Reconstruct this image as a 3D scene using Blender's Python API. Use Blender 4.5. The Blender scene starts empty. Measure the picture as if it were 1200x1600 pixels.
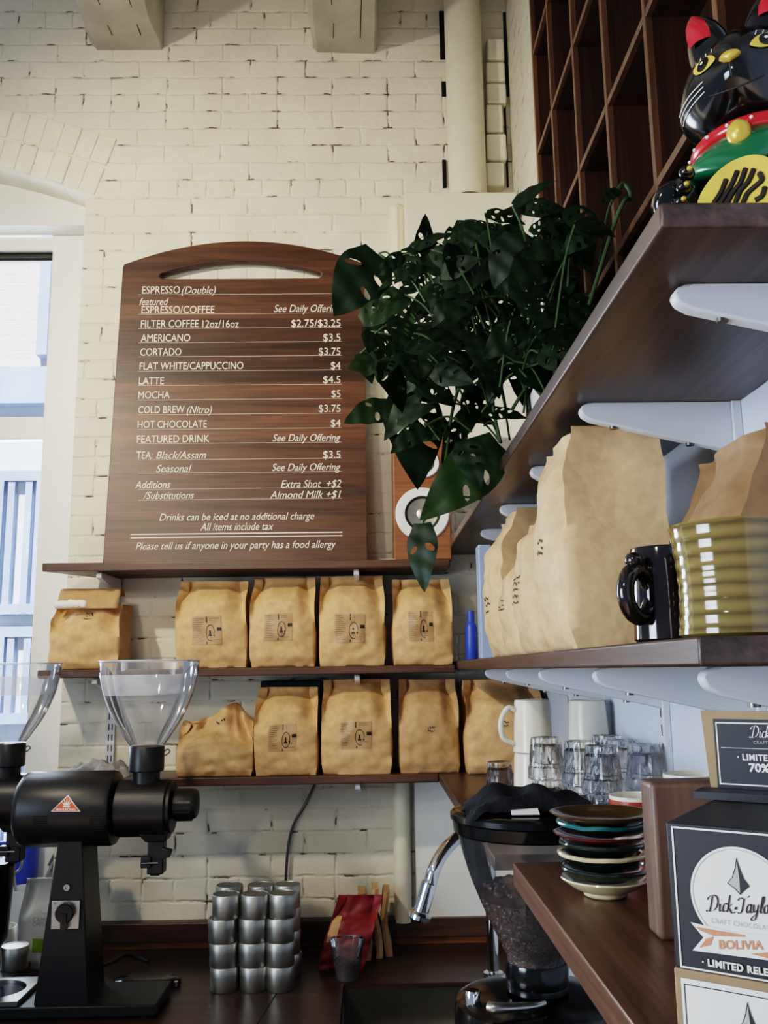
import bpy, bmesh, math, random
from mathutils import Vector, Matrix, noise
from mathutils.geometry import delaunay_2d_cdt
R = random.Random(7)
scene = bpy.context.scene
COL = scene.collection
PI = math.pi
# ------------------------------------------------------------------ camera
F = 1400.0
ZC = 1.75                      # eye height above the floor
Yc = Vector((577 - 600, 800 - 1047, -F)).normalized()
_u = Vector((-math.sin(math.radians(.6)), math.cos(math.radians(.6)), 0))
Zc = (_u - Yc * _u.dot(Yc)).normalized()
Xc = Yc.cross(Zc)
EYE = Vector((0, 0, ZC))


def ray(x, y):
    v = Vector((x - 600, 800 - y, -F))
    return Vector((v.dot(Xc), v.dot(Yc), v.dot(Zc)))


def W(x, y, Y):
    """world point on the vertical plane at distance Y in front of the camera"""
    r = ray(x, y)
    return EYE + r * (Y / r.y)


def WP(x, y, p0, n):
    r = ray(x, y)
    return EYE + r * ((p0 - EYE).dot(n) / r.dot(n))


cd = bpy.data.cameras.new('camera')
cd.sensor_fit = 'VERTICAL'
cd.sensor_height = 36
cd.lens = F / 1600 * 36
cd.clip_start = .02
cam = bpy.data.objects.new('camera', cd)
COL.objects.link(cam)
m3 = Matrix((Xc, Yc, Zc))      # camera space -> world
cam.matrix_world = Matrix.Translation(EYE) @ m3.to_4x4()
scene.camera = cam
scene.view_settings.view_transform = 'Filmic'
scene.view_settings.look = 'High Contrast'
scene.view_settings.exposure = 0.2


# ------------------------------------------------------------------ materials
def S(r, g, b):
    f = lambda c: (c / 255 / 12.92) if c / 255 <= .04045 else ((c / 255 + .055) / 1.055) ** 2.4
    return (f(r), f(g), f(b), 1)


class NT:
    def __init__(s, name):
        s.m = bpy.data.materials.new(name)
        s.m.use_nodes = True
        s.t = s.m.node_tree
        s.b = s.t.nodes['Principled BSDF']
        s.out = s.t.nodes['Material Output']

    def n(s, typ, **kw):
        nd = s.t.nodes.new(typ)
        for k, v in kw.items():
            if k in nd.inputs.keys():
                nd.inputs[k].default_value = v
            else:
                setattr(nd, k, v)
        return nd

    def l(s, a, b):
        s.t.links.new(a, b)

    def coord(s, scale=(1, 1, 1), rot=(0, 0, 0), loc=(0, 0, 0)):
        tc = s.n('ShaderNodeTexCoord')
        mp = s.n('ShaderNodeMapping')
        mp.inputs['Scale'].default_value = scale
        mp.inputs['Rotation'].default_value = rot
        mp.inputs['Location'].default_value = loc
        s.l(tc.outputs['Object'], mp.inputs['Vector'])
        return mp.outputs['Vector']

    def ramp(s, fac, stops):
        r = s.n('ShaderNodeValToRGB')
        e = r.color_ramp.elements
        while len(e) < len(stops):
            e.new(.5)
        for i, (p, c) in enumerate(stops):
            e[i].position = p
            e[i].color = c
        s.l(fac, r.inputs['Fac'])
        return r.outputs['Color']

    def bump(s, h, strength=.3, dist=.01):
        b = s.n('ShaderNodeBump')
        b.inputs['Strength'].default_value = strength
        b.inputs['Distance'].default_value = dist
        s.l(h, b.inputs['Height'])
        s.l(b.outputs['Normal'], s.b.inputs['Normal'])
        return b

    def mix(s, fac, a, b, mode='MIX'):
        m = s.n('ShaderNodeMix', data_type='RGBA', blend_type=mode)
        for sock, v in ((m.inputs[0], fac), (m.inputs[6], a), (m.inputs[7], b)):
            if isinstance(v, (int, float, tuple)):
                sock.default_value = v
            else:
                s.l(v, sock)
        return m.outputs[2]

    def math(s, op, a, b=0.0):
        m = s.n('ShaderNodeMath', operation=op)
        for sock, v in ((m.inputs[0], a), (m.inputs[1], b)):
            if isinstance(v, (int, float)):
                sock.default_value = v
            else:
                s.l(v, sock)
        return m.outputs[0]


def plain(name, col, rough=.5, metal=0, var=.12, scale=30, bump=0, coat=0, spec=.5, bscale=None):
    k = NT(name)
    v = k.coord()
    nz = k.n('ShaderNodeTexNoise', Scale=scale, Detail=4.0)
    k.l(v, nz.inputs['Vector'])
    lo = tuple(c * (1 - var) for c in col[:3]) + (1,)
    hi = tuple(min(1, c * (1 + var)) for c in col[:3]) + (1,)
    k.l(k.ramp(nz.outputs['Fac'], [(.3, lo), (.7, hi)]), k.b.inputs['Base Color'])
    k.b.inputs['Roughness'].default_value = rough
    k.b.inputs['Metallic'].default_value = metal
    k.b.inputs['Coat Weight'].default_value = coat
    k.b.inputs['Coat Roughness'].default_value = .08
    k.b.inputs['Specular IOR Level'].default_value = spec
    if bump:
        n2 = k.n('ShaderNodeTexNoise', Scale=bscale or scale * 3, Detail=5.0)
        k.l(v, n2.inputs['Vector'])
        k.bump(n2.outputs['Fac'], bump, .004)
    return k.m


def wood(name, dark, light, axis=0, rough=.42, tone=None, plank=None, gs=1.0):
    k = NT(name)
    sc = [26 * gs] * 3
    sc[axis] = 1.6 * gs
    v = k.coord(scale=tuple(sc))
    nz = k.n('ShaderNodeTexNoise', Scale=1.0, Detail=7.0, Distortion=.8)
    nz.inputs['Roughness'].default_value = .62
    k.l(v, nz.inputs['Vector'])
    sc2 = [160 * gs] * 3
    sc2[axis] = 5 * gs
    fine = k.n('ShaderNodeTexNoise', Scale=1.0, Detail=3.0)
    k.l(k.coord(scale=tuple(sc2)), fine.inputs['Vector'])
    c = k.ramp(nz.outputs['Fac'], [(.28, dark), (.5, tuple((a + b) / 2 for a, b in zip(dark, light))), (.74, light)])
    c = k.mix(.35, c, k.ramp(fine.outputs['Fac'], [(.35, (.35, .35, .35, 1)), (.6, (1, 1, 1, 1))]), 'MULTIPLY')
    if plank:                                  # planks of different tone glued side by side
        pax, ph = plank
        tc = k.n('ShaderNodeTexCoord')
        sp = k.n('ShaderNodeSeparateXYZ')
        k.l(tc.outputs['Object'], sp.inputs[0])
        g_ = lambda v, w: (v * w, v, v / w, 1)
        c = k.mix(1.0, c, k.ramp(k.math('DIVIDE', sp.outputs[pax], ph), [(0, g_(1.0, 1.02)), (.19, g_(.82, 1)), (.205, g_(.82, 1)), (.375, g_(.95, 1.06)), (.39, g_(1.15, 1.06)), (.565, g_(1.05, 1.05)), (.572, g_(.5, .98)), (.782, g_(.6, .98)), (.79, g_(1.05, 1.02)), (1, g_(.85, 1.02))]), 'MULTIPLY')
    k.l(c, k.b.inputs['Base Color'])
    k.b.inputs['Roughness'].default_value = rough
    k.bump(fine.outputs['Fac'], .12, .002)
    return k.m


def brick(name, c1, crack_shade, mortar=.007, bw=.2036, rh=.0686, ax=(0, 2), squash=True, bstr=.55):
    k = NT(name)
    tc = k.n('ShaderNodeTexCoord')
    sp = k.n('ShaderNodeSeparateXYZ')
    k.l(tc.outputs['Object'], sp.inputs[0])
    cb = k.n('ShaderNodeCombineXYZ')
    k.l(sp.outputs[ax[0]], cb.inputs[0])
    k.l(sp.outputs[ax[1]], cb.inputs[1])
    nz = k.n('ShaderNodeTexNoise', Scale=9.0, Detail=3.0)
    k.l(cb.outputs[0], nz.inputs['Vector'])
    off = k.n('ShaderNodeVectorMath', operation='MULTIPLY_ADD')
    k.l(nz.outputs['Color'], off.inputs[0])
    off.inputs[1].default_value = (.016, .014, 0)
    k.l(cb.outputs[0], off.inputs[2])
    nf = k.n('ShaderNodeTexNoise', Scale=70.0, Detail=2.0)
    k.l(cb.outputs[0], nf.inputs['Vector'])
    off2 = k.n('ShaderNodeVectorMath', operation='MULTIPLY_ADD')
    k.l(nf.outputs['Color'], off2.inputs[0])
    off2.inputs[1].default_value = (.005, .005, 0)
    k.l(off.outputs[0], off2.inputs[2])
    bt = k.n('ShaderNodeTexBrick', offset=.5)
    bt.inputs['Scale'].default_value = 1
    bt.inputs['Brick Width'].default_value = bw
    bt.inputs['Row Height'].default_value = rh
    bt.inputs['Mortar Size'].default_value = mortar
    bt.inputs['Mortar Smooth'].default_value = .9
    bt.inputs['Bias'].default_value = 0
    if squash:
        bt.squash = .5
        bt.squash_frequency = 5
    k.l(off2.outputs[0], bt.inputs['Vector'])
    big = k.n('ShaderNodeTexNoise', Scale=5.0, Detail=4.0)
    k.l(cb.outputs[0], big.inputs['Vector'])
    lo = tuple(c * .9 for c in c1[:3]) + (1,)
    base = k.ramp(big.outputs['Fac'], [(.35, lo), (.65, c1)])
    # open cracks where joint and noise allow, cavity shade painted as darker colour
    cn = k.n('ShaderNodeTexNoise', Scale=17.0, Detail=3.0)
    k.l(cb.outputs[0], cn.inputs['Vector'])
    deep = k.math('GREATER_THAN', bt.outputs['Fac'], .86)
    crack = k.math('MULTIPLY', deep, k.ramp(cn.outputs['Fac'], [(.57, (0, 0, 0, 1)), (.64, (1, 1, 1, 1))]))
    filled = k.ramp(cn.outputs['Fac'], [(.36, (.12, .12, .12, 1)), (.62, (1, 1, 1, 1))])
    k.l(k.mix(crack, base, crack_shade), k.b.inputs['Base Color'])
    k.b.inputs['Roughness'].default_value = .62
    lump = k.n('ShaderNodeTexNoise', Scale=38.0, Detail=5.0)
    k.l(cb.outputs[0], lump.inputs['Vector'])
    h = k.math('SUBTRACT', k.math('MULTIPLY', lump.outputs['Fac'], .35), k.math('MULTIPLY', k.math('MULTIPLY', bt.outputs['Fac'], .75), filled))
    h = k.math('SUBTRACT', h, k.math('MULTIPLY', crack, .6))
    k.bump(h, bstr, .012)
    return k.m


def clear(name, tint=(1, 1, 1, 1), diffuse=.05, gloss=1.0, frost=0.0, ior=1.45):
    """thin clear plastic or glass: see-through with a fresnel reflection"""
    k = NT(name)
    t = k.n('ShaderNodeBsdfTransparent')
    t.inputs['Color'].default_value = tint
    g = k.n('ShaderNodeBsdfGlossy', Roughness=.06)
    d = k.n('ShaderNodeBsdfDiffuse', Color=(.85, .87, .9, 1))
    nz = k.n('ShaderNodeTexNoise', Scale=14.0, Detail=4.0)
    k.l(k.coord(), nz.inputs['Vector'])
    m0 = k.n('ShaderNodeMixShader')
    k.l(k.math('MULTIPLY', k.math('ADD', nz.outputs['Fac'], frost), diffuse), m0.inputs[0])
    k.l(t.outputs[0], m0.inputs[1])
    k.l(d.outputs[0], m0.inputs[2])
    fr = k.n('ShaderNodeFresnel', IOR=ior)
    m1 = k.n('ShaderNodeMixShader')
    k.l(k.math('MULTIPLY', fr.outputs[0], gloss), m1.inputs[0])
    k.l(m0.outputs[0], m1.inputs[1])
    k.l(g.outputs[0], m1.inputs[2])
    k.l(m1.outputs[0], k.out.inputs['Surface'])
    return k.m


def kraft(name, col, var=.1, bump=.22):
    k = NT(name)
    v = k.coord()
    nz = k.n('ShaderNodeTexNoise', Scale=60.0, Detail=5.0)
    k.l(v, nz.inputs['Vector'])
    lo = tuple(c * (1 - var) for c in col[:3]) + (1,)
    hi = tuple(c * (1 + var) for c in col[:3]) + (1,)
    k.l(k.ramp(nz.outputs['Fac'], [(.3, lo), (.7, hi)]), k.b.inputs['Base Color'])
    k.b.inputs['Roughness'].default_value = .6
    k.b.inputs['Specular IOR Level'].default_value = .3
    dn = k.n('ShaderNodeTexNoise', Scale=6.0, Detail=2.0)
    k.l(v, dn.inputs['Vector'])
    of = k.n('ShaderNodeVectorMath', operation='MULTIPLY_ADD')
    k.l(dn.outputs['Color'], of.inputs[0])
    of.inputs[1].default_value = (.12, .12, .12)
    k.l(v, of.inputs[2])
    vo = k.n('ShaderNodeTexVoronoi', Scale=13.0, feature='DISTANCE_TO_EDGE')
    k.l(of.outputs[0], vo.inputs['Vector'])
    sm = k.ramp(vo.outputs['Distance'], [(0, (0, 0, 0, 1)), (.35, (1, 1, 1, 1))])
    n3 = k.n('ShaderNodeTexNoise', Scale=22.0, Detail=3.0)
    k.l(v, n3.inputs['Vector'])
    k.bump(k.math('ADD', k.math('MULTIPLY', n3.outputs['Fac'], .8), k.math('MULTIPLY', sm, .35)), bump, .012)
    return k.m




def glassy(name):
    """thick clear glass: refracting, softened with some straight-through light"""
    k = NT(name)
    g = k.n('ShaderNodeBsdfGlass', Roughness=.0, IOR=1.45)
    g.inputs['Color'].default_value = (1, 1, 1, 1)
    t = k.n('ShaderNodeBsdfTransparent')
    t.inputs['Color'].default_value = (.95, .97, 1, 1)
    vo = k.n('ShaderNodeTexVoronoi', Scale=70.0)
    k.l(k.coord(scale=(1, 1, .45)), vo.inputs['Vector'])
    bp_ = k.n('ShaderNodeBump')
    bp_.inputs['Strength'].default_value = .55
    bp_.inputs['Distance'].default_value = .004
    k.l(vo.outputs['Distance'], bp_.inputs['Height'])
    k.l(bp_.outputs['Normal'], g.inputs['Normal'])
    m = k.n('ShaderNodeMixShader')
    nz = k.n('ShaderNodeTexNoise', Scale=30.0, Detail=2.0)
    k.l(k.coord(), nz.inputs['Vector'])
    k.l(k.ramp(nz.outputs['Fac'], [(.3, (.05, .05, .05, 1)), (.7, (.3, .3, .3, 1))]), m.inputs[0])
    k.l(g.outputs[0], m.inputs[1])
    k.l(t.outputs[0], m.inputs[2])
    k.l(m.outputs[0], k.out.inputs['Surface'])
    return k.m


M = {}
M['brick'] = brick('painted_brick', S(232, 227, 208), S(92, 78, 58))
M['brick_side'] = brick('painted_side_brick', S(222, 216, 196), S(92, 78, 58), ax=(1, 2))
M['arch_brick'] = plain('painted_arch_brick', S(230, 226, 206), .6, var=.06, scale=12, bump=.5, bscale=40)
M['far_brick'] = brick('pale_street_brick', S(205, 200, 205), S(190, 170, 175), mortar=.012, bw=.23, rh=.075, squash=False, bstr=.2)
M['plaster'] = plain('white_plaster', S(228, 228, 222), .6, var=.03, scale=8, bump=.08, bscale=60)
M['wallblue'] = plain('white_wall_paint', S(214, 220, 232), .55, var=.03, scale=6, bump=.06)
M['white_wood'] = plain('white_painted_wood', S(238, 238, 234), .45, var=.02, scale=10)
M['beam'] = plain('grey_painted_timber', S(178, 175, 160), .6, var=.12, scale=9, bump=.5, bscale=25)
M['gap'] = plain('dark_gap', S(25, 22, 18), .9)
M['pipe'] = plain('cream_painted_pipe', S(218, 213, 190), .4, var=.05, scale=14, bump=.1, bscale=50)
M['cabinet'] = plain('cream_metal', S(222, 217, 196), .42, var=.03, scale=10)
M['walnut_x'] = wood('walnut_along_shelf', S(54, 38, 30), S(104, 76, 60), 0, .4)
M['walnut_y'] = wood('walnut_along_side_shelf', S(46, 36, 32), S(98, 78, 68), 1, .36)
M['walnut_z'] = wood('walnut_upright', S(72, 54, 45), S(126, 98, 82), 2, .45)
M['board'] = wood('walnut_menu_board', S(54, 36, 27), S(112, 76, 55), 0, .42, plank=(2, 1.1))
M['cubby'] = wood('cubby_shaded_walnut', S(40, 25, 18), S(74, 47, 32), 2, .5)  # wood darkened in colour for the shade inside the cubbies
M['cubby_edge_lit'] = wood('cubby_lit_edge_wood', S(76, 52, 36), S(122, 88, 60), 2, .45)  # lighter copy of the wood, painting the light on the front edges
M['counter'] = wood('dark_counter_wood', S(46, 33, 28), S(82, 60, 50), 0, .3)
M['bar'] = wood('bar_top_wood', S(74, 52, 42), S(118, 86, 68), 1, .33)
M['oak'] = wood('amber_wood', S(96, 60, 34), S(150, 100, 60), 0, .45)
M['speaker_wood'] = wood('speaker_veneer', S(120, 76, 50), S(158, 106, 72), 0, .4)
M['kraft'] = kraft('kraft_paper', S(200, 162, 116))
M['kraft_d'] = kraft('kraft_paper_dark', S(178, 142, 102))
M['kraft_lit'] = kraft('kraft_paper_lit', S(208, 176, 134))  # kraft lightened in colour for the bags in strong daylight
M['kraft_shade'] = kraft('kraft_paper_shaded', S(146, 114, 82))  # kraft darkened in colour for the bag standing in shadow
M['sink_steel'] = plain('sink_steel', S(96, 94, 90), .42, .8, var=.1)
M['kraft_label'] = plain('translucent_label', S(172, 138, 98), .45, var=.1, scale=40)
M['white_label'] = plain('white_paper', S(235, 232, 225), .55, var=.03)
M['ink'] = plain('dark_ink', S(40, 34, 28), .6)
M['letter'] = plain('engraved_white_paint', S(238, 230, 214), .6, var=.03)
M['metal_white'] = plain('white_metal', S(214, 216, 220), .4, var=.04, scale=12)
M['steel_stud'] = plain('grey_steel', S(120, 118, 112), .35, 1)
M['black'] = plain('black_enamel', S(24, 24, 25), .38, var=.2, scale=60, bump=.06, bscale=300)
M['black_gloss'] = plain('black_plastic', S(16, 16, 18), .16, var=.1)
M['black_matte'] = plain('black_cloth', S(20, 21, 26), .9, var=.3, scale=80, bump=.5, bscale=200)
M['chrome'] = plain('chrome', S(235, 235, 235), .07, 1, var=.02)
M['steel'] = plain('brushed_steel', S(168, 168, 164), .3, 1, var=.08, scale=40)
M['tin'] = plain('tin_metal', S(186, 185, 178), .42, 1, var=.08, scale=40)
M['hopper'] = clear('clear_plastic', (.95, .965, .98, 1), .16, 1.1)
M['hopper_band'] = clear('frosted_plastic_band', (.93, .94, .98, 1), .5, .8, .2)
M['smoke'] = clear('smoky_clear_plastic', (.93, .93, .92, 1), .07, 1.0)
M['tumbler'] = glassy('tumbler_glass')
M['window_glass'] = clear('window_glass', (.97, .985, 1, 1), .02, .6)
M['cup_clear'] = clear('clear_cup_plastic', (.9, .9, .9, 1), .12, 1.3)
M['beans'] = plain('roasted_beans', S(78, 56, 46), .4, var=.4, scale=90)
M['leaf'] = plain('dark_green_leaf', S(19, 39, 17), .5, var=.35, scale=14, spec=.3)
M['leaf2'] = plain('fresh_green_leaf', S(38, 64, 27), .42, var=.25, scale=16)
M['stem'] = plain('plant_stem', S(52, 74, 38), .5, var=.25, scale=30)
M['terracotta'] = plain('terracotta', S(46, 48, 44), .6, var=.1, bump=.2)
M['soil'] = plain('potting_soil', S(34, 25, 20), .95, var=.3, scale=80, bump=.6)
M['cat_black'] = plain('black_lacquer', S(14, 14, 16), .14, var=.1, coat=.6)
M['red'] = plain('red_lacquer', S(190, 34, 40), .22, var=.08, coat=.4)
M['ear_red'] = plain('crimson_lacquer', S(176, 36, 46), .22, var=.12, coat=.4)
M['green'] = plain('green_lacquer', S(20, 96, 62), .2, var=.12, coat=.5)
M['gold'] = plain('gold_paint', S(206, 172, 78), .3, .25, var=.12, scale=40)
M['yellow'] = plain('yellow_gold_paint', S(214, 186, 84), .32, var=.12, scale=50)
M['white_gloss'] = plain('white_gloss', S(235, 235, 232), .2, var=.03, coat=.3)
M['mug_white'] = plain('cream_ceramic', S(226, 220, 204), .25, var=.03, coat=.3)
M['mug_red'] = plain('brick_red_ceramic', S(150, 66, 46), .3, var=.06, coat=.3)
M['mug_dark'] = plain('dark_brown_glaze', S(34, 26, 26), .1, var=.5, scale=16, coat=.6)


def olive(name):
    k = NT(name)
    tc = k.n('ShaderNodeTexCoord')
    sp = k.n('ShaderNodeSeparateXYZ')
    k.l(tc.outputs['Object'], sp.inputs[0])
    nz = k.n('ShaderNodeTexNoise', Scale=30.0, Detail=4.0)
    k.l(k.coord(), nz.inputs['Vector'])
    w = k.math('SINE', k.math('ADD', k.math('MULTIPLY', sp.outputs[2], 2 * PI / .0135), k.math('MULTIPLY', nz.outputs['Fac'], 2.0)))
    k.l(k.ramp(k.math('ADD', k.math('MULTIPLY', w, .3), .5), [(.06, S(62, 50, 24)), (.3, S(106, 90, 48)), (.95, S(138, 118, 70))]), k.b.inputs['Base Color'])
    k.b.inputs['Roughness'].default_value = .12
    k.b.inputs['Coat Weight'].default_value = .6
    k.b.inputs['Coat Roughness'].default_value = .05
    return k.m


M['olive'] = olive('olive_glaze')
for nm, c in (('sc_brown', S(86, 66, 34)), ('sc_teal', S(40, 104, 104)), ('sc_maroon', S(92, 30, 34)), ('sc_dark', S(34, 42, 40)),
              ('sc_cream', S(206, 192, 152)), ('sc_green', S(40, 54, 46))):
    M[nm] = plain('glaze_' + nm[3:], c, .15, var=.25, scale=25, coat=.5)
M['card'] = plain('kraft_card', S(150, 126, 94), .7, var=.06, scale=80)
M['card_black'] = plain('black_printed_card', S(38, 38, 42), .5, var=.06, scale=60)
M['card_white'] = plain('white_printed_card', S(232, 230, 224), .5, var=.02)
M['grey_print'] = plain('grey_print', S(176, 174, 170), .6)
M['bronze'] = plain('copper_print', S(196, 132, 96), .5, var=.08)
M['red_paper'] = plain('red_paper', S(128, 34, 40), .5, var=.12, scale=30, bump=.3, bscale=20)
M['blue'] = plain('blue_plastic', S(52, 78, 180), .35, var=.1)
M['towel'] = plain('grey_towel', S(150, 148, 146), .9, var=.2, scale=60, bump=.5)
M['orange_red'] = plain('orange_red_enamel', S(206, 88, 58), .35, var=.05)
M['green_print'] = plain('lime_green_print', S(150, 180, 60), .5)
M['street_blue'] = plain('blue_grey_cladding', S(150, 170, 205), .5, var=.2, scale=2)
M['street_pale'] = plain('pale_blue_render', S(205, 216, 230), .6, var=.1, scale=2)
M['asphalt'] = plain('asphalt', S(120, 120, 124), .9, var=.15)
M['floor'] = wood('floor_boards', S(70, 52, 40), S(110, 84, 62), 1, .5)
M['conduit'] = plain('ribbed_steel', S(96, 98, 104), .35, .8, var=.2)
M['black_rubber'] = plain('black_rubber', S(18, 18, 18), .6)


# ------------------------------------------------------------------ mesh helpers
class MB:
    def __init__(s):
        s.b = bmesh.new()

    def box(s, x0, x1, y0, y1, z0, z1, mat=None):
        vs = [s.b.verts.new(p) for p in ((x0, y0, z0), (x1, y0, z0), (x1, y1, z0), (x0, y1, z0), (x0, y0, z1), (x1, y0, z1), (x1, y1, z1), (x0, y1, z1))]
        if mat is not None:
            for v in vs:
                v.co = mat @ v.co
        for f in ((0, 3, 2, 1), (4, 5, 6, 7), (0, 1, 5, 4), (1, 2, 6, 5), (2, 3, 7, 6), (3, 0, 4, 7)):
            s.b.faces.new([vs[i] for i in f])
        return s

    def hexa(s, pts):
        """8 corners in the box order"""
        vs = [s.b.verts.new(p) for p in pts]
        for f in ((0, 3, 2, 1), (4, 5, 6, 7), (0, 1, 5, 4), (1, 2, 6, 5), (2, 3, 7, 6), (3, 0, 4, 7)):
            s.b.faces.new([vs[i] for i in f])
        return s

    def lathe(s, prof, c=(0, 0, 0), seg=40, mat=None, close=False, facets=None):
        c = Vector(c)
        rings = []
        for (r, z) in prof:
            if r < 1e-6:
                rings.append([s.b.verts.new((0, 0, z))])
            else:
                rings.append([s.b.verts.new((r * math.cos(2 * PI * i / seg), r * math.sin(2 * PI * i / seg), z)) for i in range(seg)])
        for a, b in zip(rings, rings[1:]):
            if len(a) == 1 and len(b) == 1:
                continue
            for i in range(seg):
                j = (i + 1) % seg
                if len(a) == 1:
                    s.b.faces.new((a[0], b[j], b[i]))
                elif len(b) == 1:
                    s.b.faces.new((a[i], a[j], b[0]))
                else:
                    s.b.faces.new((a[i], a[j], b[j], b[i]))
        for ring in rings:
            for v in ring:
                v.co = (mat @ v.co if mat is not None else v.co) + c
        return s

    def tube(s, pts, r, seg=8, closed=False, caps=True):
        pts = [Vector(p) for p in pts]
        n = len(pts)
        rings = []
        prev = None
        for i, p in enumerate(pts):
            if closed:
                t = (pts[(i + 1) % n] - pts[i - 1]).normalized()
            else:
                t = (pts[min(i + 1, n - 1)] - pts[max(i - 1, 0)]).normalized()
            if prev is None:
                a = t.orthogonal().normalized()
            else:
                a = (prev - t * prev.dot(t))
                a = a.normalized() if a.length > 1e-6 else t.orthogonal().normalized()
            prev = a
            bb = t.cross(a)
            rr = r[i] if isinstance(r, (list, tuple)) else r
            rings.append([s.b.verts.new(p + (a * math.cos(2 * PI * k / seg) + bb * math.sin(2 * PI * k / seg)) * rr) for k in range(seg)])
        m = n if closed else n - 1
        for i in range(m):
            A, B = rings[i], rings[(i + 1) % n]
            for k in range(seg):
                s.b.faces.new((A[k], A[(k + 1) % seg], B[(k + 1) % seg], B[k]))
        if not closed and caps:
            s.b.faces.new(rings[0][::-1])
            s.b.faces.new(rings[-1])
        return s

    def ell(s, c, r, rot=None, u=24, v=16, fn=None):
        m = Matrix.Translation(Vector(c)) @ (rot.to_4x4() if rot is not None else Matrix.Identity(4)) @ Matrix.Diagonal((r[0], r[1], r[2], 1))
        rings = []
        for j in range(v + 1):
            e = -PI / 2 + PI * j / v
            if j in (0, v):
                rings.append([Vector((0, 0, math.sin(e)))])
            else:
                rings.append([Vector((math.cos(e) * math.cos(2 * PI * i / u), math.cos(e) * math.sin(2 * PI * i / u), math.sin(e))) for i in range(u)])
        rv = [[s.b.verts.new(m @ (fn(p) if fn else p)) for p in q] for q in rings]
        for A, B in zip(rv, rv[1:]):
            for i in range(u):
                j = (i + 1) % u
                if len(A) == 1:
                    s.b.faces.new((A[0], B[j], B[i]))
                elif len(B) == 1:
                    s.b.faces.new((A[i], A[j], B[0]))
                else:
                    s.b.faces.new((A[i], A[j], B[j], B[i]))
        return s

    def plate(s, outer, holes=(), fn=None, thick=None):
        """flat polygon with holes; fn maps (u,v,w) to world; thick extrudes along w"""
        tmp = bmesh.new()
        eds = []
        for lp in [outer] + list(holes):
            vs = [tmp.verts.new((p[0], p[1], 0)) for p in lp]
            for i in range(len(vs)):
                eds.append(tmp.edges.new((vs[i], vs[(i + 1) % len(vs)])))
        bmesh.ops.triangle_fill(tmp, use_beauty=True, use_dissolve=False, edges=eds)
        bmesh.ops.recalc_face_normals(tmp, faces=tmp.faces)
        if thick:
            g = bmesh.ops.extrude_face_region(tmp, geom=tmp.faces[:])
            for e in g['geom']:
                if isinstance(e, bmesh.types.BMVert):
                    e.co.z += thick
            bmesh.ops.recalc_face_normals(tmp, faces=tmp.faces)
        mp = {}
        for v in tmp.verts:
            mp[v] = s.b.verts.new(fn(v.co.x, v.co.y, v.co.z) if fn else v.co)
        for f in tmp.faces:
            s.b.faces.new([mp[v] for v in f.verts])
        tmp.free()
        return s

    def quadstrip(s, L, Rr):
        a = [s.b.verts.new(p) for p in L]
        b = [s.b.verts.new(p) for p in Rr]
        for i in range(len(a) - 1):
            s.b.faces.new((a[i], b[i], b[i + 1], a[i + 1]))
        return s

    def grid(s, rows, wrap=False):
        g = [[s.b.verts.new(p) for p in r] for r in rows]
        for a, b in zip(g, g[1:]):
            n = len(a)
            for i in range(n if wrap else n - 1):
                j = (i + 1) % n
                s.b.faces.new((a[i], a[j], b[j], b[i]))
        return g

    def text(s, body, size, fn, width=None, shear=0.0, align='LEFT', bold=0.0, space=1.0):
        """lettering as flat mesh; fn maps (u,v) to a point; width fits the line to that length"""
        cu = bpy.data.curves.new('t', 'FONT')
        cu.body = body
        cu.size = size
        cu.shear = shear
        cu.offset = bold
        cu.space_character = space
        cu.resolution_u = 3
        o = bpy.data.objects.new('t', cu)
        COL.objects.link(o)
        dg = bpy.context.evaluated_depsgraph_get()
        me = bpy.data.meshes.new_from_object(o.evaluated_get(dg))
        xs = [v.co.x for v in me.vertices] or [0, 1]
        x0, x1 = min(xs), max(xs)
        k = width / (x1 - x0) if width else 1.0
        w = (x1 - x0) * k
        o_ = {'LEFT': 0, 'CENTER': -w / 2, 'RIGHT': -w}[align]
        vs = [s.b.verts.new(fn((v.co.x - x0) * k + o_, v.co.y)) for v in me.vertices]
        for p in me.polygons:
            try:
                s.b.faces.new([vs[i] for i in p.vertices])
            except ValueError:
                pass
        bpy.data.objects.remove(o)
        bpy.data.curves.remove(cu)
        bpy.data.meshes.remove(me)
        return s

    def xf(s, mat):
        bmesh.ops.transform(s.b, matrix=mat, verts=s.b.verts[:])
        return s

    def build(s, name, mat, parent=None, origin=None, local=False, bevel=0, bseg=2, smooth=True, angle=38, subd=0, solid=0, normals=True):
        b = s.b
        if normals:
            bmesh.ops.recalc_face_normals(b, faces=b.faces[:])
        for f in b.faces:
            f.smooth = smooth
        if smooth:
            for e in b.edges:
                if len(e.link_faces) == 2 and e.calc_face_angle(0) > math.radians(angle):
                    e.smooth = False
        off = Vector((0, 0, 0))
        if not local:
            if parent is not None:
                off = root_of(parent).location.copy()
            elif origin is not None:
                off = Vector(origin)
            else:
                xs = [v.co for v in b.verts]
                lo = Vector([min(c[i] for c in xs) for i in range(3)])
                hi = Vector([max(c[i] for c in xs) for i in range(3)])
                off = Vector(((lo.x + hi.x) / 2, (lo.y + hi.y) / 2, lo.z))
            bmesh.ops.translate(b, vec=-off, verts=b.verts[:])
        me = bpy.data.meshes.new(name)
        b.to_mesh(me)
        b.free()
        me.materials.append(mat)
        o = bpy.data.objects.new(name, me)
        COL.objects.link(o)
        if parent is not None:
            o.parent = parent
        elif not local:
            o.location = off
        if bevel:
            md = o.modifiers.new('bevel', 'BEVEL')
            md.width = bevel
            md.segments = bseg
            md.limit_method = 'ANGLE'
        if solid:
            md = o.modifiers.new('solid', 'SOLIDIFY')
            md.thickness = solid
            md.offset = 0
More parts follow.
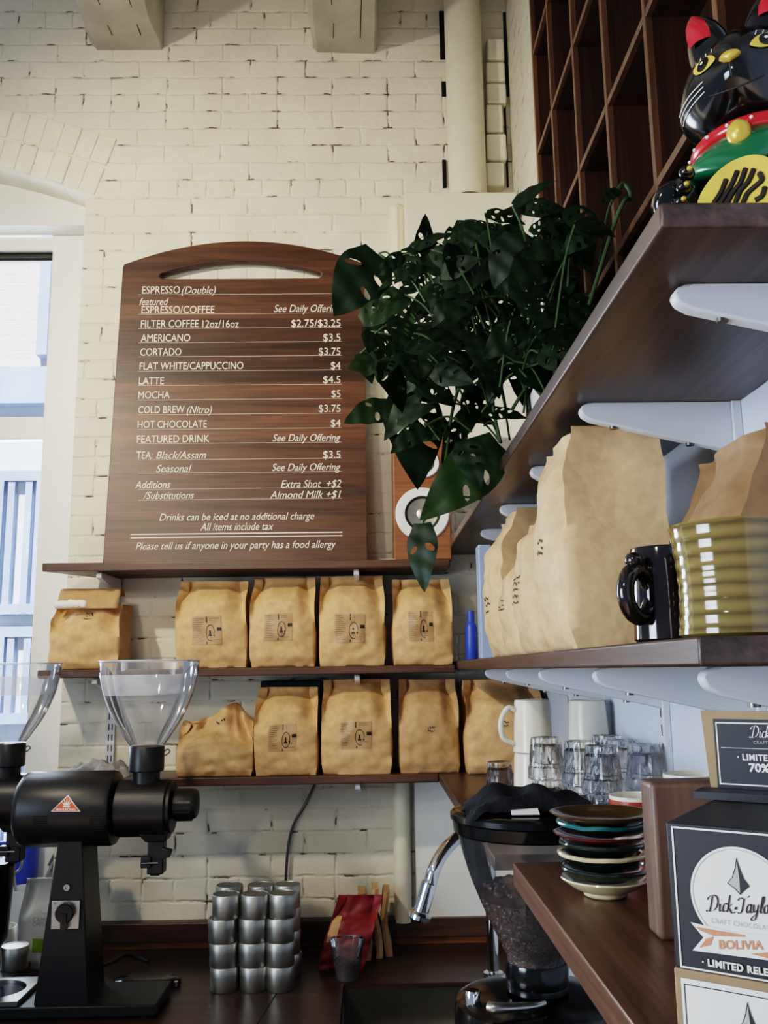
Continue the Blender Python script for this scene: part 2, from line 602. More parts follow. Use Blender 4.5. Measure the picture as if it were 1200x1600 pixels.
        if subd:
            md = o.modifiers.new('subd', 'SUBSURF')
            md.levels = md.render_levels = subd
        return o


def root_of(o):
    while o.parent is not None:
        o = o.parent
    return o


def tag(o, label, cat, group=None):
    o['label'] = label
    o['category'] = cat
    if group:
        o['group'] = group
    return o


def thing(name, label, cat, loc, rotz=0, group=None):
    o = bpy.data.objects.new(name, None)
    o.empty_display_size = .05
    COL.objects.link(o)
    o.location = loc
    o.rotation_euler = (0, 0, rotz)
    return tag(o, label, cat, group)


def struct(name, mb, m, **kw):
    o = mb.build(name, m, **kw)
    if o.parent is None:
        o['kind'] = 'structure'
    return o


def dup(root, loc, label, rotz=None):
    r = root.copy()
    COL.objects.link(r)
    r.location = loc
    if rotz is not None:
        r.rotation_euler = (0, 0, rotz)
    r['label'] = label
    for ch in list(root.children):
        c = ch.copy()
        COL.objects.link(c)
        c.parent = r
        for g in list(ch.children):
            d = g.copy()
            COL.objects.link(d)
            d.parent = c
    return r


def sm(a, b, x):
    t = max(0, min(1, (x - a) / (b - a)))
    return t * t * (3 - 2 * t)


def bez(pts, n=10):
    """Catmull-Rom through the points"""
    P = [Vector(p) for p in pts]
    out = []
    for i in range(len(P) - 1):
        p0, p1, p2, p3 = P[max(i - 1, 0)], P[i], P[i + 1], P[min(i + 2, len(P) - 1)]
        for k in range(n):
            t = k / n
            out.append(.5 * ((2 * p1) + (p2 - p0) * t + (2 * p0 - 5 * p1 + 4 * p2 - p3) * t * t + (3 * p1 - p0 - 3 * p2 + p3) * t ** 3))
    out.append(P[-1])
    return out


z = lambda dz: ZC + dz
WALL = 3.0
RX = .545                       # right wall
SF = 2.775                      # front of the back-wall shelves
UZ, MZ, BZ = z(.339), z(.0125), z(-.3094)
CZ = z(-.84)                    # back counter top
BARZ = z(-.26)                  # bar top on the right
CEIL = z(2.64)
# ------------------------------------------------------------------ room shell
WX = -1.005                                   # right edge of the window opening
aL, aR = -2.7, WX
zs = W(119, 303, 3.0).z


def arch_z(x, h=.165):
    xm, hf = (aL + aR) / 2, (aR - aL) / 2
    return zs + h * (1 - ((x - xm) / hf) ** 2)


hole = [(aR, z(-.80)), (aR, zs)] + [(aR + (aL - aR) * i / 16, arch_z(aR + (aL - aR) * i / 16)) for i in range(1, 17)] + [(aL, z(-.80))]
b = MB().plate([(-3.4, 0), (1.4, 0), (1.4, CEIL), (-3.4, CEIL)], [hole], lambda u, v, w: Vector((u, WALL + w, v)), .3)
struct('wall_back', b, M['brick'], origin=(0, WALL, 0.02), smooth=False)
# flat arch of upright bricks over the window
b = MB()
n = 30
for ring in range(2):
    for i in range(n):
        x0, x1 = aR + .03 + (aL - aR - .06) * i / n, aR + .03 + (aL - aR - .06) * (i + .93) / n
        h0, h1 = .006 + ring * .115, .112 + ring * .115
        tilt = .32
        d = lambda x: -(x - (aL + aR) / 2) / (aR - aL) * -2 * tilt
        p = lambda x, h: (x + d(x) * h, arch_z(x) + h)
        q = [p(x0, h0), p(x1, h0), p(x1, h1), p(x0, h1)]
        e = .003 + R.random() * .004
        b.hexa([(q[0][0], WALL - e, q[0][1]), (q[1][0], WALL - e, q[1][1]), (q[1][0], WALL + .02, q[1][1]), (q[0][0], WALL + .02, q[0][1]),
                (q[3][0], WALL - e, q[3][1]), (q[2][0], WALL - e, q[2][1]), (q[2][0], WALL + .02, q[2][1]), (q[3][0], WALL + .02, q[3][1])])
struct('trim_1', b, M['arch_brick'], bevel=.004)
struct('wall_right', MB().box(RX, RX + .12, -1.2, WALL, 0, CEIL), M['wallblue'])
struct('floor', MB().box(-3.4, 1.4, -2.2, WALL + .3, -.05, 0), M['floor'])
struct('ceiling', MB().box(-3.4, 1.4, -2.2, WALL + .3, CEIL, CEIL + .05), M['plaster'])
# rough brick edges and open gaps beside the pipe
b = MB()
y0 = 62
for i, hh in enumerate((36, 33, 34, 46, 44, 40)):
    a = W(758 + R.uniform(-1, 2), y0, 2.965)
    c = W(789 + R.uniform(-3, 3), y0 + hh - 3, 2.965)
    b.box(a.x, c.x, 2.962 - R.random() * .01, WALL + .02, c.z, a.z)
    y0 += hh
struct('trim_2', b, M['arch_brick'], bevel=.008, bseg=3)
b = MB()
for (xa, xb, ya, yb) in ((686, 697, 18, 92), (690, 699, 128, 150), (691, 698, 250, 293), (786, 796, 20, 150), (787, 795, 160, 292)):
    a, c = W(xa, ya, 2.995), W(xb, yb, 2.995)
    b.box(a.x, c.x, 2.992, WALL + .01, c.z, a.z)
struct('trim_3', b, M['gap'], smooth=False)
struct('trim_5', MB().box(RX - .004, RX, 2.0, WALL - .001, z(1.42), CEIL - .001), M['brick_side'], origin=(RX, 0, 0.02), smooth=False)

# ------------------------------------------------------------------ window
wt = bpy.data.objects.new('window_1', None)
COL.objects.link(wt)
wt.location = (WX, 3.2, z(-.8))
wt['kind'] = 'structure'
zt1, zt2 = W(40, 352, 3.12).z, W(40, 381, 3.22).z
xg = W(74, 600, 3.22).x
b = MB().box(aL - .05, aR + .05, 3.12, 3.2, zt1, zs + .3)
b.build('head_panel', M['plaster'], wt, bevel=.003)
b = MB()
b.box(xg, aR + .06, 3.2, 3.29, z(-.8), W(40, 363, 3.2).z)
b.box(aL - .05, xg, 3.21, 3.29, W(40, 393, 3.22).z, zt1)
b.build('frame', M['white_wood'], wt, bevel=.004)
b = MB().box(aL, xg, 3.225, 3.262, W(40, 405, 3.22).z, W(40, 393, 3.22).z)
b.build('roller_blind', M['black'], wt, bevel=.01)
b = MB()
zm0, zm1 = W(40, 688, 3.25).z, W(40, 653, 3.25).z
b.box(aL, xg, 3.235, 3.275, zm0, zm1)
b.box(aL, xg, 3.235, 3.275, z(-.8), z(-.70))
b.box(xg - .012, xg + .01, 3.24, 3.28, z(-.8), zt2)
b.build('sash', M['white_wood'], wt, bevel=.004)
MB().box(aL, xg, 3.256, 3.26, zm1 - .005, zt2).build('upper_pane', M['window_glass'], wt)
MB().box(aL, xg, 3.256, 3.26, z(-.75), zm0 + .005).build('lower_pane', M['window_glass'], wt)
MB().box(aL - .02, aR + .02, 2.995, 3.25, z(-.84), z(-.80)).build('sill', M['white_wood'], wt, bevel=.004)

# ------------------------------------------------------------------ street behind the window
fy = 8.0
fb = thing('street_building', 'pale brick building across the street seen through the window', 'building', (-3.4, fy, 0))
zb0, zb1 = W(40, 577, fy).z, W(40, 650, fy).z
MB().box(-7, .6, fy, fy + .4, zb0, 9).build('brick_wall', M['far_brick'], fb, smooth=False)
MB().box(-7, .6, fy - .08, fy + .3, zb1 + .1, zb0).build('cladding_band', M['street_blue'], fb)
MB().box(-7, .6, fy + .05, fy + .4, 0, zb1 + .1).build('lower_wall', M['street_pale'], fb)
xq = W(66, 500, fy).x
MB().box(xq, xq + .1, fy - .12, fy, zb0 + .1, 6).build('drain_pipe', M['street_blue'], fb)
for k, (xa, ya, xb, yb) in enumerate(((-4, 738, 66, 960), (-4, 980, 66, 1130), (-4, 1170, 66, 1380))):
    a, c = W(xa, ya, fy), W(xb, yb, fy)
    f_ = MB()
    f_.plate([(a.x, c.z), (c.x, c.z), (c.x, a.z), (a.x, a.z)], [[(a.x + .09, c.z + .09), (c.x - .09, c.z + .09), (c.x - .09, a.z - .09), (a.x + .09, a.z - .09)]],
             lambda u, v, w: Vector((u, fy - .06 + w, v)), .12)
    for xx in (.33, .66):
        xm = a.x + (c.x - a.x) * xx
        f_.box(xm - .03, xm + .03, fy - .05, fy + .05, c.z, a.z)
    fo = f_.build('shop_window', M['street_blue'], fb)
    MB().box(a.x + .05, c.x - .05, fy + .02, fy + .04, c.z + .05, a.z - .05).build('pane', M['far_brick'] if False else M['street_pale'], fo)
struct('trim_4', MB().box(-9, 3, WALL + .31, 12, -.06, -.01), M['asphalt'])

# ------------------------------------------------------------------ ceiling beams, pipe, cabinet
for nm, lab, pa, pb in (('l', 'grey painted beam end at the left, above the blank wall beside the window', (145, 80), (256, 76)),
                        ('m', 'cracked grey beam end between the left beam and the cream pipe', (488, 81), (589, 84)),
                        ('r', 'narrow grey beam end right of the cream pipe, beside the wooden cubbies', (795, 84), (826, 86))):
    a, c = W(*pa, WALL), W(*pb, WALL)
    b = MB()
    N = 16
    rows = []
    for i in range(N + 1):
        y = WALL + .03 - (WALL + 1.4) * (i / N) ** 1.5
        j = lambda: R.uniform(-.006, .006)
        rows.append([(a.x + j(), y, CEIL - .0), (a.x + j(), y, (a.z + c.z) / 2 + .02 + j()), (a.x + .018 + j(), y, (a.z + c.z) / 2 + j()),
                     (c.x - .012 + j(), y, (a.z + c.z) / 2 + j()), (c.x + j() * .5, y, (a.z + c.z) / 2 + .015), (c.x + j() * .5, y, CEIL)])
    b.grid(rows)
    o = tag(b.build('ceiling_beam', M['beam'], bevel=0), lab, 'beam', 'painted timber ceiling beams')
    cr = MB()
    for (t0, dx) in ((.35, 0), (.75, .02)) if nm != 'r' else ((.5, 0),):
        xx = a.x + (c.x - a.x) * t0
        zz = (a.z + c.z) / 2 - .0015
        L = [(xx + dx * i * .1 + R.uniform(-.003, .003), WALL - .08 - .07 * i, zz) for i in range(8)]
        cr.quadstrip([(p[0] - .0015, p[1], p[2]) for p in L], [(p[0] + .0015, p[1], p[2]) for p in L])
    cr.build('crack', M['gap'], o)
pc = W(728, 200, 2.93)
pr = (W(757, 200, 2.93).x - W(699, 200, 2.93).x) / 2
ctop = W(740, 296, 2.85).z
b = MB().lathe([(pr, ctop + .0005), (pr, CEIL)], (pc.x, 2.93, 0), 48)
tag(b.build('standpipe', M['pipe'], smooth=True), 'thick cream painted vertical pipe running from ceiling into cream metal cabinet', 'pipe')
cab = thing('metal_cabinet', 'large cream metal cabinet on the brick wall behind the trailing plant', 'cabinet', (W(735, 680, 2.9).x, 2.9, W(735, 684, 2.83).z))
a, c = W(632, 300, 2.83), W(846, 684, 2.83)
MB().box(a.x, min(c.x, RX - .02), 2.83, WALL - .002, c.z, a.z).build('front_box', M['cabinet'], cab, bevel=.006)
a2, c2 = W(607, 312, 2.9), W(640, 690, 2.9)
MB().box(a2.x, a.x + .01, 2.9, WALL - .002, c2.z, a2.z).build('side_flange', M['cabinet'], cab, bevel=.05, bseg=5)
# flexible conduits
for k in range(3):
    P = bez([W(842 - 7 * k, 196 + 8 * k, 2.9), W(833 - 7 * k, 225, 2.9), W(827 - 7 * k, 265, 2.9), W(825 - 7 * k, 310, 2.9)], 16)
    rr = [.0052 + (.0008 if i % 2 else -.0006) for i in range(len(P))]
    tag(MB().tube(P, rr, 10).build('flexible_conduit', M['conduit'], angle=60),
        ('right-hand', 'middle', 'left-hand')[k] + ' one of three curved ribbed steel conduits above the cream cabinet', 'conduit', 'ribbed conduits')
for pts, lab, m, rr in (([(492, 1226), (478, 1255), (458, 1290), (449, 1335), (446, 1398)], 'thin curved grey cable running down painted brick behind the tins', 'cabinet', .0045),):
    tag(MB().tube(bez([W(*p, 2.982) for p in pts], 8), rr, 8).build('wall_cable', M['steel_stud']), lab, 'cable')
a, c = W(616, 1222, 2.95), W(642, 1442, 2.95)
tag(MB().lathe([(.027, c.z), (.027, a.z)], ((a.x + c.x) / 2, 2.968, 0), 28).build('drain_pipe', M['pipe']), 'slim white vertical pipe below the bottom shelf, left of the flat white panel', 'pipe')
a, c = W(646, 1200, 2.98), W(800, 1442, 2.98)
tag(MB().box(a.x, RX, 2.975, WALL, c.z, z(-.325)).build('wall_panel', M['plaster'], bevel=.003), 'flat cream wall panel behind the chrome tap, under the bottom shelf', 'panel')

# ------------------------------------------------------------------ shelves
UB, MBt, BB = UZ - .026, MZ - .024, BZ - .024


def shelf(name, x0, x1, y0, y1, zt, th, m, lab, chamfer=0):
    b = MB()
    if chamfer:
        b.plate([(x0, y0), (x1, y0), (x1, y1), (x0 + chamfer, y1)], (), lambda u, v, w: Vector((u, v, zt - th + w)), th)
    else:
        b.box(x0, x1, y0, y1, zt - th, zt)
    return tag(b.build(name, m, bevel=.003), lab, 'shelf')


xl = W(65, 890, SF).x
shelf('wall_shelf', xl, .255, SF, WALL, UZ, .026, M['walnut_x'], 'dark walnut back-wall shelf carrying the menu board and the speaker', .12)
shelf('wall_shelf', W(58, 1050, SF).x, .262, SF, WALL, MZ, .024, M['walnut_x'], 'dark walnut back-wall shelf carrying the upper row of coffee bags')
shelf('wall_shelf', W(100, 1212, SF).x, .204, SF, WALL, BZ, .024, M['walnut_x'], 'dark walnut back-wall shelf carrying the lower row of coffee bags')
USZ, MSZ = z(.403), z(.024)
shelf('side_shelf', .26, RX, .726, WALL, USZ, .024, M['walnut_y'], 'walnut right-wall shelf with the lucky cat and the trailing plant on it')
shelf('side_shelf', .27, RX, .738, WALL, MSZ, .025, M['walnut_y'], 'walnut right-wall shelf with pale coffee bags and pottery mugs on it')
shelf('side_shelf', .205, RX, 1.58, WALL, BZ, .025, M['walnut_y'], 'walnut right-wall shelf holding the upside-down glasses, just behind the grinder lid')


def bracket(y, zt, xt, lab, grp):
    pts = [(RX - .012, zt), (xt + .012, zt), (xt + .003, zt - .004), (xt, zt - .012), (xt + .004, zt - .02), (xt + .016, zt - .027), (RX - .012, zt - .075)]
    b = MB().plate(pts, (), lambda u, v, w: Vector((u, y - .009 + w, v)), .018)
    o = tag(b.build('shelf_bracket', M['metal_white'], bevel=.004, bseg=3), lab, 'bracket', grp)
    for xx in (xt + .05, xt + .16):
        sc = MB()
        zz = zt - .027 - (xx - xt - .016) / (RX - .028 - xt) * .048
        sc.lathe([(0, -.002), (.006, -.002), (.006, .004)], (xx, y, zz - .001), 12)
        sc.build('screw', M['steel_stud'], o)
    return o


BY = (.852, 1.26, 1.667, 2.07, 2.44)
od = ('nearest', 'second nearest', 'middle', 'fourth nearest', 'farthest')
for i, y in enumerate(BY):
    bracket(y, USZ - .0242, .31, od[i] + ' of the white brackets under the shelf with the cat', 'brackets under the upper side shelf')
    bracket(y, MSZ - .0252, .31, od[i] + ' of the white brackets under the shelf with the pottery mugs', 'brackets under the middle side shelf')
    b = MB().box(RX - .014, RX, y - .013, y + .013, z(-.31), USZ - .02)
    o = tag(b.build('wall_standard', M['metal_white'], bevel=.002), od[i] + ' white slotted shelf standard on the right wall', 'shelf standard', 'shelf standards on the right wall')
    s_ = MB()
    for k in range(20):
        zz = z(-.29) + k * .033
        s_.box(RX - .0148, RX - .013, y - .004, y - .001, zz, zz + .02)
    s_.build('slots', M['gap'], o, smooth=False)
for j, px in enumerate((172, 560)):
    x = W(px, 1150, 2.985).x
    b = MB().box(x - .014, x + .014, WALL - .014, WALL, z(-.36), UB - .001)
    o = tag(b.build('wall_standard', M['metal_white'], bevel=.002), ('white slotted shelf standard on the brick wall, behind the grinder hopper', 'white slotted shelf standard on the brick wall, behind the middle coffee bags')[j], 'shelf standard')
    s_ = MB()
    for k in range(20):
        zz = z(-.345) + k * .033
        for sx in (-.007, .004):
            s_.box(x + sx, x + sx + .003, WALL - .0148, WALL - .013, zz, zz + .02)
    s_.build('slots', M['gap'], o, smooth=False)
    for zt, nm in ((UB, 'menu-board shelf'), (MBt, 'upper coffee-bag shelf'), (BB, 'lower coffee-bag shelf')):
        pts = [(WALL - .012, zt - .0003), (2.80, zt - .0003), (2.79, zt - .01), (2.795, zt - .02), (WALL - .012, zt - .05)]
        b = MB().plate(pts, (), lambda u, v, w: Vector((x - .008 + w, u, v)), .016)
        tag(b.build('shelf_bracket', M['metal_white'], bevel=.003), ('left' if j == 0 else 'right') + ' white bracket under the ' + nm, 'bracket', 'brackets on the brick wall')

# cubby unit on the upper side shelf
cu = thing('cubby_unit', 'tall wooden cubby shelving standing on the upper side shelf behind the cat', 'shelving', (.48, 1.3, USZ))
YV = (.79, 1.01, 1.27, 1.50, 1.72, 1.94, 2.13)
ZV = [z(.43), z(.726), z(1.02), z(1.312), z(1.6), z(1.88)]
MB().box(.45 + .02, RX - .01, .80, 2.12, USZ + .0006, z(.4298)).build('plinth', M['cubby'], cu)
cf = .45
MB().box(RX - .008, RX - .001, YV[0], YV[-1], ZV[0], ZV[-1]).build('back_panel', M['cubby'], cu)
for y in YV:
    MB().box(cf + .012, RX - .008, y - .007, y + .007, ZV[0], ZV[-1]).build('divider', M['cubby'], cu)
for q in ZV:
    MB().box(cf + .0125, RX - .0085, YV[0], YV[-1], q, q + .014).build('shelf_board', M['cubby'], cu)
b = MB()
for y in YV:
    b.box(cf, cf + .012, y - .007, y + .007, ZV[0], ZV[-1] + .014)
b.build('upright_edge', M['cubby_edge_lit'], cu, bevel=.001)
b = MB()
for q in ZV:
    b.box(cf + .001, cf + .012, YV[0], YV[-1], q, q + .014)
b.build('shelf_edge', M['cubby_edge_lit'], cu, bevel=.001)

# ------------------------------------------------------------------ counters
b = MB()
t = .04
b.box(-3.0, -.08, 2.0, WALL, CZ - t, CZ)
b.box(-.08, RX, 2.62, WALL, CZ - t, CZ)
b.box(.36, RX, 2.0, 2.62, CZ - t, CZ)
b.box(-.08, .36, 2.0, 2.12, CZ - t, CZ)
b.box(.04, RX, .2, 2.0, CZ - t, CZ)
bmesh.ops.remove_doubles(b.b, verts=b.b.verts[:], dist=.0001)
wk = tag(b.build('worktop', M['counter'], smooth=False), 'dark wood worktop under the tins and the coffee grinders', 'worktop')
r0, r1 = ray(443, 1535), ray(400, 1604)
p0, p1 = EYE + r0 * (-.84 / r0.z), EYE + r1 * (-.84 / r1.z)
p0, p1 = p0 + (p0 - p1) * .9, p1
MB().quadstrip([p0 + Vector((-.002, 0, .0004)), p1 + Vector((-.002, 0, .0004))], [p0 + Vector((.002, 0, .0004)), p1 + Vector((.002, 0, .0004))]).build('seam', M['gap'], wk, smooth=False)
b = MB()
b.box(-3.0, -.1, 2.05, WALL - .004, .0, CZ - t)
b.box(.08, RX - .004, .25, 1.98, .0, CZ - t)
tag(b.build('base_cabinet', M['counter'], smooth=False), 'dark wooden base cabinet under the worktop', 'cabinet')
b = MB()
x0, x1, y0, y1, zt, zb = -.078, .358, 2.122, 2.618, CZ - .012, CZ - .24
b.grid([[(x0, y0, zt), (x1, y0, zt), (x1, y1, zt), (x0, y1, zt)], [(x0 + .01, y0 + .01, zb), (x1 - .01, y0 + .01, zb), (x1 - .01, y1 - .01, zb), (x0 + .01, y1 - .01, zb)]], wrap=True)
b.b.faces.new([v for v in b.b.verts][-4:])
tag(b.build('sink', M['sink_steel'], bevel=0, solid=.003, normals=True), 'steel sink sunk into the worktop in front of the paper bags', 'sink')
# seam strip and the wooden upstand behind the worktop
b = MB().box(-.98, RX, 2.955, WALL, W(400, 1471, 2.95).z, W(400, 1441, 2.95).z)
tag(b.build('wood_ledge', M['walnut_x'], bevel=.003), 'dark wooden ledge along the brick wall above the worktop', 'ledge')
b = MB()
b.box(-.98, RX, 2.968, WALL, CZ, W(400, 1471, 2.95).z)
tag(b.build('wood_upstand', M['oak'], bevel=.002), 'amber wooden upstand between the worktop and the dark ledge', 'upstand')
b = MB().plate([(.192, .2), (RX, .2), (RX, 1.28), (.192, 1.28)], (), lambda u, v, w: Vector((u, v, BARZ - .03 + w)), .03)
tag(b.build('bar_top', M['bar'], bevel=.003), 'polished wooden bar top under the stacked saucers and chocolate boxes', 'bar top')
pn = W(1032, 1472, .912)
b = MB().box(.276, RX, .912, .95, BARZ, z(-.113))
tag(b.build('divider_board', M['walnut_z'], bevel=.005, bseg=3), 'upright thick wooden board standing on the bar top behind the chocolate boxes', 'board')
# ------------------------------------------------------------------ menu board
bp0 = Vector((0, 2.862, UZ + .001))
ba = math.atan(.098 / 1.1)
bU = Vector((0, math.sin(ba), math.cos(ba)))
bN = Vector((0, -math.cos(ba), math.sin(ba)))


def BP(px, py):
    p = WP(px, py, bp0, bN)
    return p.x, (p - bp0).dot(bU)


def bw_(u, v, w):
    return bp0 + Vector((u, 0, 0)) + bU * v - bN * w


mb = thing('menu_board', 'large walnut menu board with white lettering and arched handle slot on the wall shelf', 'menu board', (-.42, 2.87, UZ))
xl_, v0 = BP(160.5, 876)
xr_, _ = BP(573.5, 876)
v0 = 0.0
xm = (xl_ + xr_) / 2
v1 = BP(177, 413)[1]
v2 = BP(378, 376.5)[1]
hf = (xr_ - xl_) / 2
arc = []
for i in range(25):
    s_ = -1 + 2 * i / 24
    arc.append((xm + hf * s_ * .992, v1 + (v2 - v1) * (1 - s_ * s_)))
outer = [(xl_, v0), (xr_, v0), (xr_, v1 - .012)] + arc[::-1] + [(xl_, v1 - .012)]
h0 = BP(376, 435)[1]
hl, hr = BP(249, 430)[0], BP(503, 430)[0]
hc1 = BP(376, 408)[1]
he = BP(252, 427)[1]
hm, hh = (hl + hr) / 2, (hr - hl) / 2
slot = [(hl + .012, h0), (hr - .012, h0), (hr - .003, h0 + .006), (hr, h0 + .014)]
for i in range(21):
    s_ = 1 - 2 * i / 20
    slot.append((hm + hh * .985 * s_, he + (hc1 - he) * (1 - s_ * s_)))
slot += [(hl, h0 + .014), (hl + .003, h0 + .006)]
MB().plate(outer, [slot], bw_, .022).build('board', M['board'], mb, bevel=.0025)
def menu(px0, px1, py, s, cap=11.5, it=False, bold=0.0):
    u0, v = BP(px0, py)
    u1, _ = BP(px1, py)
    _, vt = BP(px0, py - cap)
    size = (vt - v) / .70
    T = MB().text(s, size, lambda a, c: bw_(u0 + a, v + c, -.0012), width=u1 - u0, shear=.28 if it else 0, bold=bold)
    T.build('lettering', M['letter'], mb, smooth=False, normals=False)


for a in ((222, 281, 459, 'ESPRESSO'), (221, 335, 490, 'ESPRESSO/COFFEE'), (220, 310, 512, 'FILTER COFFEE'), (316, 373, 512, '12oz/16oz'),
          (220, 297, 534, 'AMERICANO'), (219, 283, 556, 'CORTADO'), (218, 380, 578, 'FLAT WHITE/CAPPUCCINO'), (217, 256, 601, 'LATTE'),
          (216, 265, 623, 'MOCHA'), (216, 288, 646, 'COLD BREW'), (215, 323, 669, 'HOT CHOCOLATE'), (214, 327, 692, 'FEATURED DRINK'), (213, 238, 717, 'TEA:'),
          (455, 532, 511, '$2.75/$3.25'), (505, 532, 533, '$3.5'), (498, 532, 555, '$3.75'), (517, 532, 577, '$4'), (505, 532, 599, '$4.5'),
          (518, 532, 621, '$5'), (498, 532, 644, '$3.75'), (517, 532, 667, '$4'), (505, 532, 716, '$3.5')):
    menu(*a)
for a in ((284, 337, 459, '(Double)'), (218, 263, 477, 'featured'), (428, 532, 488, 'See Daily Offering'), (292, 331, 646, '(Nitro)'),
          (426, 532, 690, 'See Daily Offering'), (244, 322, 717, 'Black/Assam'), (244, 299, 738, 'Seasonal'), (425, 532, 736, 'See Daily Offering'),
          (211, 266, 763, 'Additions'), (439, 533, 762, 'Extra Shot  +$2'), (224, 303, 780, '/Substitutions'), (422, 533, 779, 'Almond Milk +$1'),
          (249, 491, 814, 'Drinks can be iced at no additional charge'), (313, 427, 829, 'All items include tax'),
          (212, 525, 859, 'Please tell us if anyone in your party has a food allergy')):
    menu(*a, it=True)
for (xa, xb, y, th) in [(216, 534, y, .0009) for y in (461, 491.5, 514, 536, 558, 580.5, 603, 625.5, 648.5, 671.5, 694, 719, 740, 765, 782)] + [(204, 535, 836, .0035), (204, 535, 841.5, .0035)]:
    u0, v = BP(xa, y)
    u1, _ = BP(xb, y)
    b = MB().quadstrip([bw_(u0, v, -.001), bw_(u1, v, -.001)], [bw_(u0, v + th, -.001), bw_(u1, v + th, -.001)])
    b.build('rule_line', M['letter'], mb, smooth=False, normals=False)

# ------------------------------------------------------------------ speaker
a, c = W(613, 684, 2.815), W(706, 866, 2.815)
sp = thing('speaker', 'small wood-veneer bookshelf speaker with white ringed drivers, right of the menu board', 'speaker', ((a.x + c.x) / 2, 2.9, UZ))
MB().box(a.x, c.x, 2.815, 2.985, UZ + .0005, a.z).build('cabinet', M['speaker_wood'], sp, bevel=.004)
ry = Matrix.Rotation(PI / 2, 4, 'X')
for nm, px, py, rp in (('tweeter', 663, 724, 24), ('woofer', 660, 803, 43)):
    q = W(px, py, 2.815)
    r = rp * 2.815 / 1400 * 1.0
    MB().lathe([(r * .66, .001), (r * .66, .008), (r * .95, .008), (r, .001)], (q.x, 2.8145, q.z), 48, ry).build(nm + '_ring', M['white_gloss'], sp)
    MB().lathe([(r * .56, .0045), (r * .65, .0065), (r * .66, .001)], (q.x, 2.8145, q.z), 48, ry).build(nm + '_surround', M['black_rubber'], sp)
    MB().lathe([(0, .006), (r * .1, .0055), (r * .2, .003), (r * .22, .0015), (r * .4, .0025), (r * .56, .0045)], (q.x, 2.8145, q.z), 40, ry).build(nm + '_cone', M['tin'], sp)
q = W(604, 866, 2.81)
b = MB().hexa([(q.x - .025, 2.79, UZ + .0005), (q.x + .028, 2.785, UZ + .0005), (q.x + .02, 2.86, UZ + .0005), (q.x - .02, 2.86, UZ + .0005),
               (q.x - .025, 2.79, UZ + .002), (q.x + .028, 2.785, UZ + .002), (q.x + .02, 2.86, UZ + .012), (q.x - .02, 2.86, UZ + .006)])
tag(b.build('paper_slip', M['white_label']), 'small white paper slip lying on the shelf between menu board and speaker', 'paper')


# ------------------------------------------------------------------ coffee bags
def bag_fn(w, h, d, seed, top=.14, t0=.70, amp=.0045, back=.22, gus=.03, lean=0.0, crumple=0.0, bot=.035):
    so = Vector((seed * 7.31, seed * 3.17, seed * 1.7))

    def at(kind, u, t, off=0.0):
        k = sm(t0, 1.0, t)
        hd = d / 2 * (1 - (1 - top) * k)
        if t < .1:
            hd *= 1 - .12 * (1 - t / .1)
        hw = w / 2 * (1 - bot * (1 - sm(0, .12, t)) - .012 * k + .012 * math.sin(PI * min(1, t * 1.25)))
        yo = back * d * k
        if kind == 0:                                  # front, u from -1 to 1
            bul = .16 * d * (1 - abs(u) ** 2.6) * math.sin(PI * min(1, .08 + t * .98)) * (1 - .75 * k)
            p = Vector((u * hw, -hd - bul + yo, h * t))
            # long dents running down from the top corners
            e = abs(u)
            dent = sm(.45, .8, t) * sm(.35, .85, e) * (1 - sm(.9, 1, e)) * (1 - .6 * sm(.93, 1, t))
            p.y += dent * .28 * d
            p.y -= off
        elif kind == 2:                                # back
            bul = .08 * d * (1 - abs(u) ** 2) * (1 - k)
            p = Vector((-u * hw, hd + bul + yo, h * t))
        else:                                          # sides
            s = 1 if kind == 1 else -1
            g = (1 - abs(u)) ** .8 * (.6 + .4 * (1 - u * u))
            p = Vector((s * (hw - gus * g * sm(.35, .95, t) + .005 * g * (1 - sm(.3, .7, t))), u * hd * s + yo, h * t))
        q = p * 10 + so
        n1 = noise.noise(q * 1.1)
        n2 = noise.noise(Vector((q.x * 2.2, q.y * 2.2, q.z * 3.4)) + so)
        n3 = 1 - abs(noise.noise(q * 1.9 + so * 2)) * 2
        A = amp * (1 + crumple * sm(.55, 1, t) * 3) * (1 - .5 * sm(.95, 1, t) * (1 if crumple == 0 else 0))
        p.x += n1 * A * .8
        p.y += (n2 * 1.1 + n3 * .9) * A
        if t > 0.02:
            p.z += (noise.noise(q * .8 + so * 3) * A * (1.2 + crumple * 5 * sm(.6, 1, t))) * sm(.02, .4, t)
        p.z = max(p.z, 0)
        p.x += lean * t * h
        return p
    return at


def bag_mesh(at, closed_top=True, nf=26, ns=9, nr=40, tmax=1.0):
    b = MB()
    rows = []
    for i in range(nr + 1):
        t = tmax * i / nr
        row = [at(0, -1 + 2 * k / nf, t) for k in range(nf)] + [at(1, -1 + 2 * k / ns, t) for k in range(ns)] + \
              [at(2, -1 + 2 * k / nf, t) for k in range(nf)] + [at(3, -1 + 2 * k / ns, t) for k in range(ns)]
        rows.append(row)
    g = b.grid(rows, wrap=True)
    b.b.faces.new(g[0][::-1])
    if closed_top:
        n = len(g[-1])
        # bridge front and back of the top
        top = g[-1]
        for k in range(nf):
            a0, a1 = top[k], top[k + 1]
            c0, c1 = top[(2 * nf + ns - k) % n], top[(2 * nf + ns - k - 1) % n]
            try:
                b.b.faces.new((a0, a1, c1, c0))
            except ValueError:
                pass
        try:
            b.b.faces.new([top[nf + k] for k in range(ns + 1)])
            b.b.faces.new([top[(2 * nf + ns + k) % n] for k in range(ns + 1)])
        except ValueError:
            pass
    return b


